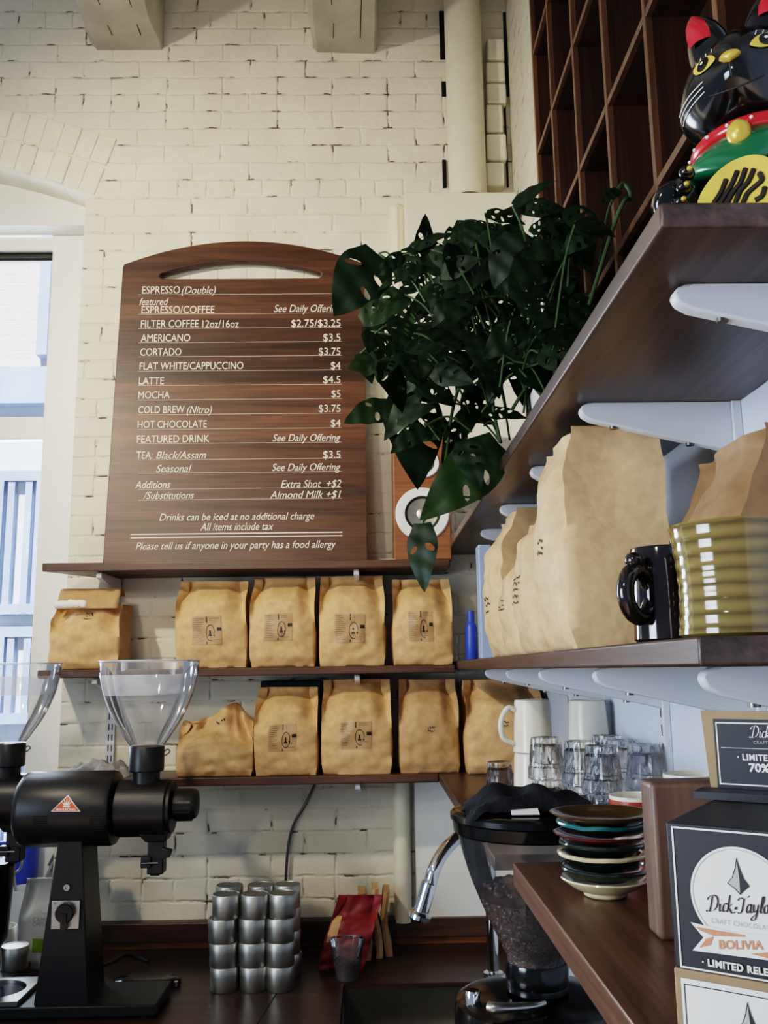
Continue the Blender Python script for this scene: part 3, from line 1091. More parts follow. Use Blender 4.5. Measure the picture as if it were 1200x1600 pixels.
def front_patch(at, u0, u1, t0, t1, off, nu=14, nt=10):
    b = MB()
    b.grid([[at(0, u0 + (u1 - u0) * i / nu, t0 + (t1 - t0) * j / nt, off) for i in range(nu + 1)] for j in range(nt + 1)])
    return b


def strokes(at, lines, off, th_u, th_t):
    b = MB()
    for ln in lines:
        L = [at(0, u - th_u, t - th_t, off) for u, t in ln]
        Rr = [at(0, u + th_u, t + th_t, off) for u, t in ln]
        b.quadstrip(L, Rr)
    return b


def scribble(rr, uc, tc, n=3, w=.16, h=.03):
    out = []
    for k in range(n):
        x, y = uc - w + R.uniform(0, .05) if rr is None else uc - w + rr.uniform(0, .05), tc - k * h * 1.5
        ln = []
        for i in range(9):
            ln.append((x + i * w * 2 / 9, y + (rr or R).uniform(-h, h) * .5))
        out.append(ln)
    return out


def coffee_bag(label, x0, x1, yt, yb, zb, seed, yf=2.79, d=.12, group=None, printed=None, writing=None, m='kraft', rz=0, **kw):
    a, c = W(x0, yt, yf), W(x1, yb, yf)
    w, h = c.x - a.x, a.z - zb
    o = thing('coffee_bag', label, 'coffee bag', ((a.x + c.x) / 2, yf + d / 2, zb + .0008), rz, group)
    w_, d_ = w * .95, d
    at = bag_fn(w_, h, d_, seed, **kw)
    bag_mesh(at).build('bag', M[m], o, local=True, angle=70)
    extras(o, at, seed, printed, writing)
    return o, at


def extras(o, at, seed, printed, writing):
    rr = random.Random(seed)
    if printed:
        u0, u1, t0, t1 = printed
        lb = front_patch(at, u0, u1, t0, t1, .0012).build('label', M['kraft_label'], o, local=True, normals=False)
        lines = []
        U = lambda s: u0 + (u1 - u0) * s
        Tt = lambda s: t0 + (t1 - t0) * s
        for k in range(13):
            y = .93 - k * .067
            for (s0, s1) in ((.04, .2 + rr.random() * .2),) + (((.6, .62 + rr.random() * .33),) if k in (0, 1, 10, 11, 12) else ()):
                lines.append([(U(s0 + (s1 - s0) * i / 4), Tt(y)) for i in range(5)])
        ink = strokes(at, lines, .002, 0, .0016)
        # small cup drawing with a ring around it
        cx, cy, rx, ry_ = .62, .42, .15, .3
        ring = [(U(cx + rx * math.cos(q * PI / 10)), Tt(cy + ry_ * math.sin(q * PI / 10))) for q in range(rr.choice((14, 17, 21)))]
        L = [at(0, cu, ct, .002) for cu, ct in ring]
        ring2 = [(U(cx + rx * .9 * math.cos(q * PI / 10)), Tt(cy + ry_ * .9 * math.sin(q * PI / 10))) for q in range(len(ring))]
        ink.quadstrip(L, [at(0, cu, ct, .002) for cu, ct in ring2])
        for (s0, s1, q0, q1) in ((.84, .99, .5, .62), (.49, .52, .78, .99), (.49, .52, .02, .1), (.55, .67, .3, .36), (.58, .63, .3, .52), (.72, .76, .3, .38)):
            ink.quadstrip([at(0, U(s0), Tt(q0), .0022), at(0, U(s0), Tt(q1), .0022)], [at(0, U(s1), Tt(q0), .0022), at(0, U(s1), Tt(q1), .0022)])
        ink.build('print', M['ink'], lb, local=True, smooth=False, normals=False)
    if writing:
        strokes(at, scribble(rr, *writing), .0016, .006, .005).build('marker_writing', M['ink'], o, local=True, smooth=False, normals=False)


G1, G2 = 'coffee bags on the upper back shelf', 'coffee bags on the lower back shelf'
LB = (-.5, .33, .25, .57)
o, at = coffee_bag('opened kraft coffee bag with rolled top, leftmost on the upper back shelf', 78, 186, 945, 1042, MZ, 1, group=G1,
                   writing=(.08, .86, 3, .14, .03), top=.8, gus=.012, amp=.005, d=.14)
h1 = W(0, 945, 2.79).z - MZ
b = MB()
xa, xb = W(91, 930, 2.83).x - o.location.x, W(186, 930, 2.83).x - o.location.x
zt = W(0, 921, 2.83).z - MZ
rows = []
for i in range(9):
    s_ = i / 8
    rows.append([Vector((xa + (xb - xa) * k / 14 + noise.noise((k * .6, i * .9, 2)) * .004, -.052 + .045 * s_ + noise.noise((k * .4, i * .7, 5)) * .006, h1 * .93 + (zt - h1 * .93) * s_)) for k in range(15)])
for i in range(1, 6):
    s_ = i / 5
    rows.append([Vector((xa + (xb - xa) * k / 14, -.005 + .05 * s_ + noise.noise((k * .5, i * .8, 9)) * .005, zt - .02 * s_ * s_)) for k in range(15)])
b.grid(rows)
b.build('folded_top', M['kraft_d'], o, local=True, solid=.002)
b = MB()
xa, xb = W(86, 950, 2.79).x - o.location.x, W(136, 950, 2.79).x - o.location.x
b.grid([[Vector((xa + (xb - xa) * k / 10, -.083 + noise.noise((k * .9, j, 3)) * .006, h1 * 1.0 - .012 + .011 * j + noise.noise((k * .7, j * .3, 1)) * .006)) for k in range(11)] for j in range(3)])
b.build('torn_label', M['white_label'], o, local=True, solid=.001)

coffee_bag('kraft coffee bag with faint label, second from left on the upper back shelf', 276, 388, 905, 1045, MZ, 2, group=G1, printed=LB, lean=-.03)
coffee_bag('kraft coffee bag with the round stamp label, third from left on the upper back shelf', 389, 494, 900, 1040, MZ, 3, group=G1, printed=(-.55, .33, .28, .58))
coffee_bag('kraft coffee bag with a peeling label corner, fourth from left on the upper back shelf', 496, 604, 897, 1040, MZ, 4, group=G1, printed=(-.5, .4, .25, .55))
coffee_bag('kraft coffee bag under the hanging leaf tip, rightmost on the upper back shelf', 611, 711, 902, 1038, MZ, 5, group=G1, printed=(-.5, .32, .26, .6))
coffee_bag('short crumpled kraft coffee bag, leftmost on the lower back shelf', 273, 396, 1132, 1213, BZ, 6, group=G2, crumple=1.0, amp=.006, top=.12, t0=.45, writing=(.0, .86, 1, .14, .05))
coffee_bag('kraft coffee bag in front of a black box on the lower back shelf', 396, 498, 1075, 1210, BZ, 7, group=G2, printed=(-.55, .35, .28, .58))
coffee_bag('tallest labelled kraft coffee bag, in the middle of the lower back shelf', 500, 615, 1063, 1210, BZ, 8, group=G2, printed=(-.45, .42, .27, .55))
coffee_bag('kraft coffee bag with handwriting, second from right on the lower back shelf', 621, 721, 1063, 1206, BZ, 9, group=G2, writing=(.05, .5, 2, .13, .025), m='kraft_d')
coffee_bag('kraft coffee bag with handwriting, rightmost on the lower shelf beside the white mugs', 725, 858, 1063, 1204, BZ, 10, group=G2, writing=(-.1, .55, 2, .13, .025), yf=2.74, d=.15)
a, c = W(408, 1064, 2.93), W(502, 1100, 2.93)
tag(MB().box(a.x, c.x, 2.925, 2.985, BZ + .0005, a.z).build('black_box', M['black'], bevel=.004), 'black box standing behind the coffee bag on the lower back shelf', 'box')
# crumpled towel on the left end of the lower shelf
a, c = W(100, 1180, 2.86), W(205, 1211, 2.86)
b = MB()
n = 22
b.grid([[Vector((a.x + (c.x - a.x) * i / n, 2.79 + .17 * j / 12,
                 BZ + .001 + (a.z - BZ) * max(0, (math.sin(PI * i / n) ** .6) * (math.sin(PI * j / 12) ** .5) * (.62 + .55 * noise.noise((i * .33, j * .4, 3.3))))))
         for i in range(n + 1)] for j in range(13)])
tag(b.build('towel', M['towel'], solid=.0), 'crumpled grey and white cloth on the lower shelf behind the grinder', 'cloth')


def side_bag(label, yc, w, d, xf, top_px, seed, m='kraft_lit', writing=None, zt=None, yref=None, name='coffee_bag', **kw):
    """bag on the right-hand shelf with its face to the room (-X)"""
    h = zt - MSZ
    o = thing(name, label, 'coffee bag', (xf + d / 2, yc, MSZ + .0008), -PI / 2, 'coffee bags on the right-hand shelf')
    at = bag_fn(w, h, d, seed, **kw)
    bag_mesh(at).build('bag', M[m], o, local=True, angle=70)
    extras(o, at, seed, None, writing)
    return o


side_bag('tallest pale kraft coffee bag on the right-hand shelf, beside the dark mug', 1.39, .20, .15, .287, 0, 21, m='kraft_lit', zt=W(960, 676, 1.33).z, top=.86, t0=.8, back=.05, gus=.012, amp=.0035, writing=(.3, .5, 2, .2, .03))
side_bag('pale coffee bag half hidden just behind the tallest bag on the right-hand shelf', 1.61, .19, .14, .285, 0, 22, zt=W(850, 803, 1.56).z, top=.7, t0=.8, back=.05, gus=.006, amp=.005, writing=(.0, .55, 5, .3, .03))
side_bag('shortest pale coffee bag on the right-hand shelf, third behind the tallest one', 1.80, .17, .13, .285, 0, 23, zt=W(820, 850, 1.76).z, top=.6, t0=.7, back=.1, gus=.01, amp=.005, writing=(.0, .5, 3, .3, .03))
side_bag('coffee bag with a brightly lit face and a brown folded side, farthest on the right-hand shelf', 2.04, .24, .15, .287, 0, 24, zt=W(800, 800, 1.98).z, top=.7, t0=.72, back=.1, gus=.012, amp=.005, writing=(.1, .4, 3, .25, .03))
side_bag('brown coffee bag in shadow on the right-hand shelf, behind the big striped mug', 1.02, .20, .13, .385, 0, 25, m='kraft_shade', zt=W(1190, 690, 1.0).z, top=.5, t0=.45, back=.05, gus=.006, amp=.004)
a, c = W(729, 955, 2.80), W(744, 1030, 2.80)
bb = thing('blue_bottle', 'bright blue plastic bottle at the far end of the right-hand shelf', 'bottle', ((a.x + c.x) / 2, 2.80, MSZ + .0005))
rr_ = .019
MB().lathe([(0, 0), (rr_ * .9, 0), (rr_, .004), (rr_, .10), (rr_ * .8, .112), (rr_ * .45, .12), (0, .12)], (0, 0, 0), 24).build('bottle', M['blue'], bb, local=True)
MB().lathe([(rr_ * .62, .1185), (rr_ * .62, a.z - MSZ), (0, a.z - MSZ)], (0, 0, 0), 24).build('cap', M['blue'], bb, local=True)
a, c = W(741, 858, 2.45), W(760, 1030, 2.45)
tag(MB().box(a.x, a.x + .035, 2.36, 2.42, MSZ + .0005, a.z).build('blue_shade_block', M['street_blue'], bevel=.003), 'tall narrow blue block standing in for the shade behind the farthest pale coffee bag', 'box')  # bluish shade behind the last bag, built as a coloured block
# ------------------------------------------------------------------ coffee grinder (long horizontal body)
GY = 2.48
ga = lambda px, py, Y=GY: W(px, py, Y)
gx = ga(230, 1165).x
gr = thing('coffee_grinder', 'black enamel coffee grinder with clear hopper and red triangle badge, whole in view', 'coffee grinder', (ga(110, 1580).x, GY, CZ), 0, 'shop coffee grinders')
RYX = Matrix.Rotation(PI / 2, 4, 'Y')           # lathe axis along +X


def xl_lathe(prof_px, cy, seg=48, Y=GY):
    """turned shape with a horizontal axis: (pixel x, pixel radius)"""
    zc_ = W(170, cy, Y).z
    k = Y / 1400
    return MB().lathe([(r * k, W(px, cy, Y).x) for px, r in prof_px], (0, Y, zc_), seg, RYX)


xl_lathe([(33, 0), (33, 36), (35, 44), (40, 51), (48, 54), (176, 54), (182, 52), (184, 46), (184, 0)], 1262).build('motor_housing', M['black'], gr, angle=50)
xl_lathe([(183, 0), (183, 34), (188, 34), (188, 41), (263, 41), (265, 39), (265, 0)], 1263).build('grinding_head', M['black'], gr)
xl_lathe([(264.5, 0), (264.5, 37), (270, 37), (271, 36), (271, 0)], 1263).build('front_plate', M['black'], gr)
kb = xl_lathe([(271, 0), (271, 19), (274, 22), (302, 22), (307, 20), (309, 16), (309, 0)], 1258)
zc_ = W(290, 1258, GY).z
for i in range(20):
    q = i * PI / 10
    kb.box(ga(276, 1258).x, ga(301, 1258).x, -.003, .003, .0375, .0405, Matrix.Translation((0, GY, zc_)) @ Matrix.Rotation(q, 4, 'X'))
kb.build('adjusting_knob', M['black'], gr)
for x0 in (52, 141):
    vb = MB()
    for k in range(6):
        p0, p1 = W(x0, 1276 + k * 3.6, GY - .092), W(x0 + 22, 1276 + k * 3.6, GY - .092)
        dz = p0.z - W(170, 1262, GY).z
        yy = GY - math.sqrt(max(.0965 ** 2 - dz * dz, 0))
        vb.box(p0.x, p1.x, yy - .0005, yy + .004, p0.z - .001, p0.z + .001)
    vb.build('vent_slots', M['gap'], gr, smooth=False)
# column, base
f0, f1, f2, f3 = ga(90, 1310, 2.415), ga(127, 1310, 2.415), ga(53, 1562, 2.415), ga(139, 1562, 2.415)
MB().hexa([(f2.x, 2.412, CZ + .03), (f3.x, 2.412, CZ + .03), (f3.x, 2.555, CZ + .03), (f2.x, 2.555, CZ + .03),
           (f0.x, 2.42, f0.z), (f1.x, 2.42, f0.z), (f1.x, 2.545, f0.z), (f0.x, 2.545, f0.z)]).build('column', M['black'], gr, bevel=.003)
bx0, bx1 = ga(-40, 1580, 2.395).x, ga(243, 1580, 2.395).x
MB().box(bx0, bx1, 2.395, 2.575, CZ + .008, CZ + .034).build('base_plate', M['black'], gr, bevel=.003)
for xx in (bx0 + .05, bx1 - .03):
    for yy in (2.42, 2.55):
        MB().lathe([(0, 0), (.014, 0), (.016, .009), (0, .009)], (xx, yy, CZ), 16).build('foot', M['black_rubber'], gr)
# hopper with collar
zz = lambda py: W(230, py, GY).z
k = GY / 1400
hp = [(25, 1165), (33, 1153), (47, 1131), (55, 1115), (61, 1101), (66.5, 1085), (71, 1065.6), (73.5, 1050), (75, 1033)]
prof = [(r * k, zz(y)) for r, y in hp]
pb = bez([(r, q, 0) for r, q in prof], 5)
hs = MB().lathe([(p.x, p.y) for p in pb], (gx, GY, 0), 56).build('hopper', M['hopper'], gr)
MB().lathe([(r * k + .0008, zz(y)) for r, y in ((66.5, 1085), (68.6, 1076), (71, 1066), (73, 1054))], (gx, GY, 0), 56).build('frosted_band', M['hopper_band'], hs)
MB().tube([(gx + 75 * k * math.cos(q * PI / 28), GY + 75 * k * math.sin(q * PI / 28), zz(1033)) for q in range(56)], .0022, 8, closed=True).build('rim', M['hopper_band'], hs)
MB().lathe([(0, zz(1166)), (25.5 * k, zz(1166)), (26 * k, zz(1167)), (26 * k, zz(1203)), (24.5 * k, zz(1205)), (20 * k, zz(1205)), (20 * k, zz(1226)), (0, zz(1226))], (gx, GY, 0), 40).build('hopper_collar', M['black'], gr)
p0 = ga(254, 1176)
MB().tube(bez([(p0.x - .002, GY, p0.z - .006), (p0.x + .01, GY - .002, p0.z - .006), (p0.x + .02, GY - .003, p0.z + .003), (p0.x + .014, GY - .003, p0.z + .009), (p0.x + .006, GY - .003, p0.z + .004)], 6), .0018, 8).build('wire_hook', M['steel_stud'], gr)
# chute under the head
b = MB()
c0, c1 = ga(222, 1302), ga(266, 1315)
b.hexa([(ga(231, 1312).x, GY - .03, zz(1313)), (ga(262, 1312).x, GY - .03, zz(1313)), (ga(262, 1312).x, GY + .03, zz(1313)), (ga(231, 1312).x, GY + .03, zz(1313)),
        (ga(222, 1300).x, GY - .04, zz(1300)), (ga(270, 1286).x, GY - .04, zz(1290)), (ga(270, 1286).x, GY + .04, zz(1290)), (ga(222, 1300).x, GY + .04, zz(1300))])
b.box(ga(233, 1335).x, ga(258, 1335).x, GY - .022, GY + .022, zz(1364), zz(1312))
b.box(ga(237, 1335).x, ga(252, 1335).x, GY - .016, GY + .016, zz(1367), zz(1360))
b.build('spout', M['black'], gr, bevel=.003)
MB().box(ga(224, 1335).x, ga(240, 1335).x, GY - .03, GY - .005, zz(1353), zz(1336)).build('bag_clamp', M['black'], gr, bevel=.002)
b = MB()
b.hexa([(ga(254, 1335).x, GY - .03, zz(1340)), (ga(268, 1335).x, GY - .03, zz(1337)), (ga(268, 1335).x, GY - .01, zz(1337)), (ga(254, 1335).x, GY - .01, zz(1340)),
        (ga(256, 1335).x, GY - .03, zz(1322)), (ga(272, 1335).x, GY - .03, zz(1326)), (ga(272, 1335).x, GY - .01, zz(1326)), (ga(256, 1335).x, GY - .01, zz(1322))])
b.build('clamp_lever', M['black'], gr, bevel=.002)
p0, p1 = ga(221, 1349, 2.44), ga(247, 1348.5, 2.44)
MB().tube([p0, p1], .002, 8).build('clamp_bar', M['chrome'], gr)
# switch plate, knob, screw
cf = lambda px, py: W(px, py, 2.4135)
a, c = cf(82, 1407), cf(124, 1451)
sw = MB().box(a.x, c.x, 2.409, 2.4155, c.z, a.z).build('switch_plate', M['steel'], gr, bevel=.001)
q = W(101, 1427, 2.40)
R90 = Matrix.Rotation(PI / 2, 4, 'X')
b = MB().lathe([(.0235, .0), (.0235, .012), (.021, .015), (0, .015)], (q.x, 2.409, q.z), 32, R90)
b.box(q.x - .007, q.x + .007, 2.390, 2.409, q.z - .038, q.z)
b.build('switch_knob', M['black_gloss'], sw)
b = MB()
for tx, px, py in (('I', 102, 1412), ('0', 86, 1413), ('1', 90, 1420), ('2', 117, 1420)):
    p = W(px, py, 2.4085)
    b.text(tx, .008, lambda u, v: Vector((p.x + u - .002, 2.4086, p.z + v)))
b.build('switch_marking', M['ink'], sw, smooth=False, normals=False)
q = W(104, 1387, 2.412)
b = MB().lathe([(.008, .0), (.008, .004), (.0045, .004), (.0045, .001), (0, .001)], (q.x, 2.4155, q.z), 20, R90)
b.build('screw_socket', M['steel'], gr)
# red triangle badge wrapped on the housing
zc0, rc0 = W(170, 1262, GY).z, 54 * k


def on_body(px, py, off):
    p = W(px, py, GY - .085)
    dz = max(-rc0 * .98, min(rc0 * .98, p.z - zc0))
    return Vector((p.x, GY - math.sqrt(rc0 * rc0 - dz * dz) - off, p.z))


def tri(grow, off, m, name, par):
    A_, B_, C_ = (106.5, 1242 - grow * 1.6), (82 - grow * 2.1, 1267 + grow), (128 + grow * 2.1, 1267 + grow)
    b = MB()
    n_ = 8
    rows = []
    for i in range(n_ + 1):
        s_ = i / n_
        l_ = (A_[0] + (B_[0] - A_[0]) * s_, A_[1] + (B_[1] - A_[1]) * s_)
        r_ = (A_[0] + (C_[0] - A_[0]) * s_, A_[1] + (C_[1] - A_[1]) * s_)
        rows.append([on_body(l_[0] + (r_[0] - l_[0]) * j / 6, l_[1] + (r_[1] - l_[1]) * j / 6, off) for j in range(7)])
    b.grid(rows)
    bmesh.ops.remove_doubles(b.b, verts=b.b.verts[:], dist=1e-6)
    return b.build(name, m, par, smooth=False)


bd = tri(0, .0012, M['white_label'], 'badge', gr)
bd['label'] = 'white bordered red triangular badge'
tri(-1.1, .0018, M['orange_red'], 'badge_face', bd)
b = MB()
b.text('MAHLKÖNIG', .0085, lambda u, v: on_body(105.5 + u / k, 1265 - v / k, .0024), width=30 * k, align='CENTER', bold=.0001)
for i in range(5):
    an = -44 + i * 22
    sx, cx_ = math.sin(math.radians(an)), math.cos(math.radians(an))
    base = (106 + sx * 3, 1259 - cx_ * 2)
    tip = (106 + sx * 11, 1259 - cx_ * 10.5)
    b.quadstrip([on_body(base[0] - 1.1, base[1], .0024), on_body(tip[0] - .5, tip[1], .0024)], [on_body(base[0] + 1.1, base[1], .0024), on_body(tip[0] + .5, tip[1], .0024)])
b.quadstrip([on_body(100, 1258, .0024), on_body(112, 1258, .0024)], [on_body(100.5, 1260, .0024), on_body(111.5, 1260, .0024)])
b.build('badge_lettering', M['white_label'], bd, smooth=False, normals=False)
g2y = 2.665
off = W(18, 1100, g2y).x - gx
g2 = dup(gr, (gr.location.x + off, g2y, CZ), 'black coffee grinder cut off by the left edge of the picture')
b = MB()
q = W(-12, 1345, g2y)
b.lathe([(0, W(0, 1477, g2y).z), (.04, W(0, 1477, g2y).z), (.052, W(0, 1465, g2y).z), (.062, W(0, 1352, g2y).z), (.055, W(0, 1347, g2y).z), (0, W(0, 1347, g2y).z)], (q.x, g2y, 0), 32)
o = b.build('dosing_tube', M['black_gloss'], g2)

# items on the left of the worktop
b = MB()
a, c = W(-60, 1536, 2.60), W(56, 1566, 2.40)
xa, xb = W(-60, 1550, 2.5).x, W(50, 1550, 2.5).x
ex, ey = W(-8, 1550, 2.5).x, 2.495
ell_ = [(ex + .078 * math.cos(q * PI / 16), ey + .07 * math.sin(q * PI / 16)) for q in range(32)]
tr = thing('steel_tray', 'steel tray with a round hole beside the grinder column', 'tray', ((xa + xb) / 2, 2.5, CZ + .034))
MB().plate([(xa, 2.4), (xb, 2.4), (xb, 2.585), (xa, 2.585)], [ell_], lambda u, v, w: Vector((u, v, CZ + .0345 + w)), .012).build('plate', M['steel'], tr, bevel=.001)
MB().lathe([(0, .0005), (.077, .0005), (.077, .004), (0, .004)], (0, 0, 0), 32).xf(Matrix.Translation((ex, ey, CZ + .0345)) @ Matrix.Diagonal((1, .9, 1, 1))).build('drip_dish', M['black_gloss'], tr)


def tin(label, x, y, zb, r=.0365, h=.052, group=None, src=None):
    t_ = thing('tin', label, 'tin', (x, y, zb), 0, group)
    MB().lathe([(0, 0), (r * .97, 0), (r, .002), (r, h * .66), (0, h * .66)], (0, 0, 0), 36).build('can', M['tin'], t_, local=True)
    MB().lathe([(r * 1.03, h * .64), (r * 1.03, h - .003), (r * .99, h), (r * .9, h), (r * .88, h - .0015), (0, h - .0015)], (0, 0, 0), 36).build('lid', M['tin'], t_, local=True)
    return t_


q = W(19, 1531, 2.69)
t_ = tin('single silver tin with a pale lid, at the far left beside the white tea pouch', q.x, 2.70, CZ + .0345, .036, .06)
# grid of stacked tins
t0 = None
cols = ('left', 'middle', 'right')
lev = ('bottom', 'second from bottom', 'second from top', 'topmost')
TH = .0605
for ci, px in enumerate((349, 396, 440)):
    for row, Y in ((0, 2.60), (1, 2.705)):
        x = W(px + (0 if row == 0 else 9), 1480, Y).x
        for lv in range(4):
            jx, jy = R.uniform(-.004, .004), R.uniform(-.003, .003)
            if lv == 3 and row == 0:
                jx += (.006, .004, .004)[ci]
            lab = '%s tin of the %s stack in the %s row of grey tins' % (lev[lv], cols[ci], ('front', 'back')[row])
            loc = (x + jx, Y + jy, CZ + .0005 + lv * (TH + .0004))
            if t0 is None:
                t0 = tin(lab, *loc, .0375, TH, 'stacked grey tins')
            else:
                dup(t0, loc, lab)

# tea pouch, canister and window-side things
a, c = W(30, 1380, 2.79), W(92, 1511, 2.79)
tp = thing('tea_pouch', 'tall pale paper pouch with a lime green stripe, between the two grinders', 'pouch', ((a.x + c.x) / 2, 2.835, CZ))
at = bag_fn(c.x - a.x, a.z - CZ, .07, 31, top=.1, t0=.5, amp=.002, bot=.01, gus=.01)
bag_mesh(at).build('pouch', M['white_label'], tp, local=True, angle=70)
front_patch(at, -.25, 1, .2, .36, .001).build('green_band', M['green_print'], tp, local=True, normals=False)
b = MB()
hh = a.z - CZ
ww = (c.x - a.x) / 2
for s_, tt in (('CAMBER', .55), ('OPEN', .50)):
    b.text(s_, .016, lambda u, v: at(0, -.3 + u / ww, tt + v / hh, .0015))
ring = [(.2 + .22 * math.cos(PI + q * PI / 10), .66 + .03 * math.sin(PI + q * PI / 10)) for q in range(11)]
b.quadstrip([at(0, u, t, .0015) for u, t in ring], [at(0, u, t + .006, .0015) for u, t in ring])
b.build('lettering', M['grey_print'], tp, local=True, smooth=False, normals=False)
q = W(-2, 1448, 2.82)
r = W(25, 1448, 2.82).x - q.x
cn = thing('canister', 'open cream canister standing behind the black dosing tube at the left edge', 'canister', (q.x, 2.82, CZ + .0005))
hh = q.z - CZ
MB().lathe([(0, 0), (r, 0), (r, hh), (r * .94, hh), (r * .94, .01), (0, .01)], (0, 0, 0), 36).build('canister', M['mug_white'], cn, local=True)
# utensils standing in a jar on the window sill
q = W(44, 1400, 3.045)
jr = thing('utensil_jar', 'white jar holding steel utensils on the window sill behind the pouch', 'jar', (q.x, 3.045, z(-.80)))
r = .06
hj = W(44, 1385, 3.06).z - z(-.80)
MB().lathe([(0, 0), (r * .92, 0), (r, .01), (r, hj), (r * .94, hj), (r * .94, .02), (0, .02)], (0, 0, 0), 36).build('jar', M['white_gloss'], jr, local=True)
ut = [((34, 1395), (21, 1362), 'steel ladle with a round wire loop leaning out of the white jar'), ((40, 1390), (84, 1345), 'long steel tongs leaning right out of the white jar'), ((50, 1395), (80, 1362), 'short steel spatula leaning right out of the white jar')]
for k_, (pa, pb_, lab) in enumerate(ut):
    A_, B_ = W(*pa, 3.045 + .02 * k_ - .02), W(*pb_, 3.035 + .02 * k_ - .02)
    A_.z = z(-.775)
    o = thing('utensil', lab, 'utensil', A_, 0, 'utensils in the window jar')
    b = MB().tube([A_, A_ + (B_ - A_) * .6, B_], [.003, .004, .004], 10)
    b.build('handle', M['steel'], o)
    if k_ == 0:
        MB().tube([B_ + Vector((.026 * math.cos(q_ * PI / 10), 0, .03 + .034 * math.sin(q_ * PI / 10))) for q_ in range(20)], .004, 8, closed=True).build('loop', M['steel'], o)
    else:
        d_ = (B_ - A_).normalized()
        sd = d_.cross(Vector((0, 1, 0))).normalized()
        MB().hexa([B_ + sd * s1 * .012 + d_ * s2 + Vector((0, s3, 0)) for s3 in (-.002, .002) for s1, s2 in ((-1, -.02), (1, -.02), (.8, .07), (-.8, .07))]).build('blade', M['steel'], o, bevel=.001)
a, c = W(24, 1300, 3.12), W(52, 1372, 3.12)
bj = thing('blue_jug', 'translucent blue plastic jug on the window sill behind the white jar', 'jug', ((a.x + c.x) / 2 - .02, 3.165, z(-.80)))
hj = a.z - z(-.8)
MB().lathe([(0, 0), (.04, 0), (.045, .02), (.05, hj), (.046, hj), (.04, .02), (0, .012)], (0, 0, 0), 36).build('jug', M['blue'], bj, local=True)
MB().tube(bez([(-.052, 0, hj * .85), (-.09, 0, hj * .8), (-.09, 0, hj * .35), (-.05, 0, hj * .25)], 8), .007, 10).build('handle', M['blue'], bj, local=True)
# black handle lying on the worktop, grinder cable
a, c = W(178, 1545, 2.62), W(276, 1545, 2.62)
pf = thing('tamper_mat', 'flat black oval tamping mat with a chrome stud lying right of the grinder', 'mat', ((a.x + c.x) / 2, 2.64, CZ + .0005))
MB().lathe([(0, 0), (.098, 0), (.103, .006), (.1, .018), (.09, .022), (.05, .019), (0, .018)], (0, 0, 0), 48).xf(Matrix.Diagonal((.9, .42, 1, 1))).build('mat', M['black_gloss'], pf, local=True)
MB().lathe([(0, 0), (.006, 0), (.006, .012), (0, .013)], (.082, -.022, .005), 14).build('stud', M['chrome'], pf, local=True)
P = bez([W(150, 1512, 2.60), W(176, 1503, 2.72), W(196, 1492, 2.80), W(214, 1496, 2.82), W(232, 1503, 2.80)], 8)
for p in P:
    p.z = max(p.z, CZ + .006)
tag(MB().tube(P, .0055, 10).build('power_cable', M['black_rubber']), 'black power cable looping on the worktop behind the grinder column', 'cable')

# ------------------------------------------------------------------ paper bags and clear cup
def flat_bag(label, pts_px, Y, th, m, tilt=0, name='paper_bag', grp=None, dY=.0):
    b = MB()
    P_ = [W(x, y, Y) for x, y in pts_px]
    zmin = min(p.z for p in P_)
    for p in P_:
        p.z += CZ + .001 - zmin
    zmax = max(p.z for p in P_)
    b.plate([(p.x, p.z) for p in P_], (), lambda u, v, w: Vector((u, Y + w + tilt * (v - CZ), v)), th)
    bmesh.ops.triangulate(b.b, faces=b.b.faces[:])
    bmesh.ops.subdivide_edges(b.b, edges=b.b.edges[:], cuts=3, use_grid_fill=True)
    for v in b.b.verts:
        v.co.y += noise.noise(v.co * 14) * .012
        v.co.x += noise.noise(v.co * 11 + Vector((5, 5, 5))) * .004
    b.build
    return b, (sum(p.x for p in P_) / len(P_), Y, CZ + .0005)


rb = thing('paper_bag', 'red paper bag with a kraft label leaning at the back of the worktop', 'paper bag', (W(535, 1520, 2.77).x, 2.765, CZ + .0005))
at = bag_fn(.15, .27, .055, 41, top=.15, t0=.35, amp=.006, bot=.02)
sh = Matrix(((1, 0, .30, 0), (0, 1, 0, 0), (0, 0, 1, 0), (0, 0, 0, 1)))
lo = rb.location
q0, q1 = W(503, 1522, 2.77), W(572, 1400, 2.77)
sx = .3
bag_mesh(at).xf(sh @ Matrix.Translation((-.005, 0, 0)) @ Matrix.Diagonal((.86, 1, (q1.z - CZ) / .27, 1))).build('bag', M['red_paper'], rb, local=True, angle=60)
front_patch(at, -.95, -.55, .38, .72, .0015).xf(sh @ Matrix.Translation((-.005, 0, 0)) @ Matrix.Diagonal((.86, 1, (q1.z - CZ) / .27, 1))).build('label', M['kraft'], rb, local=True, normals=False)
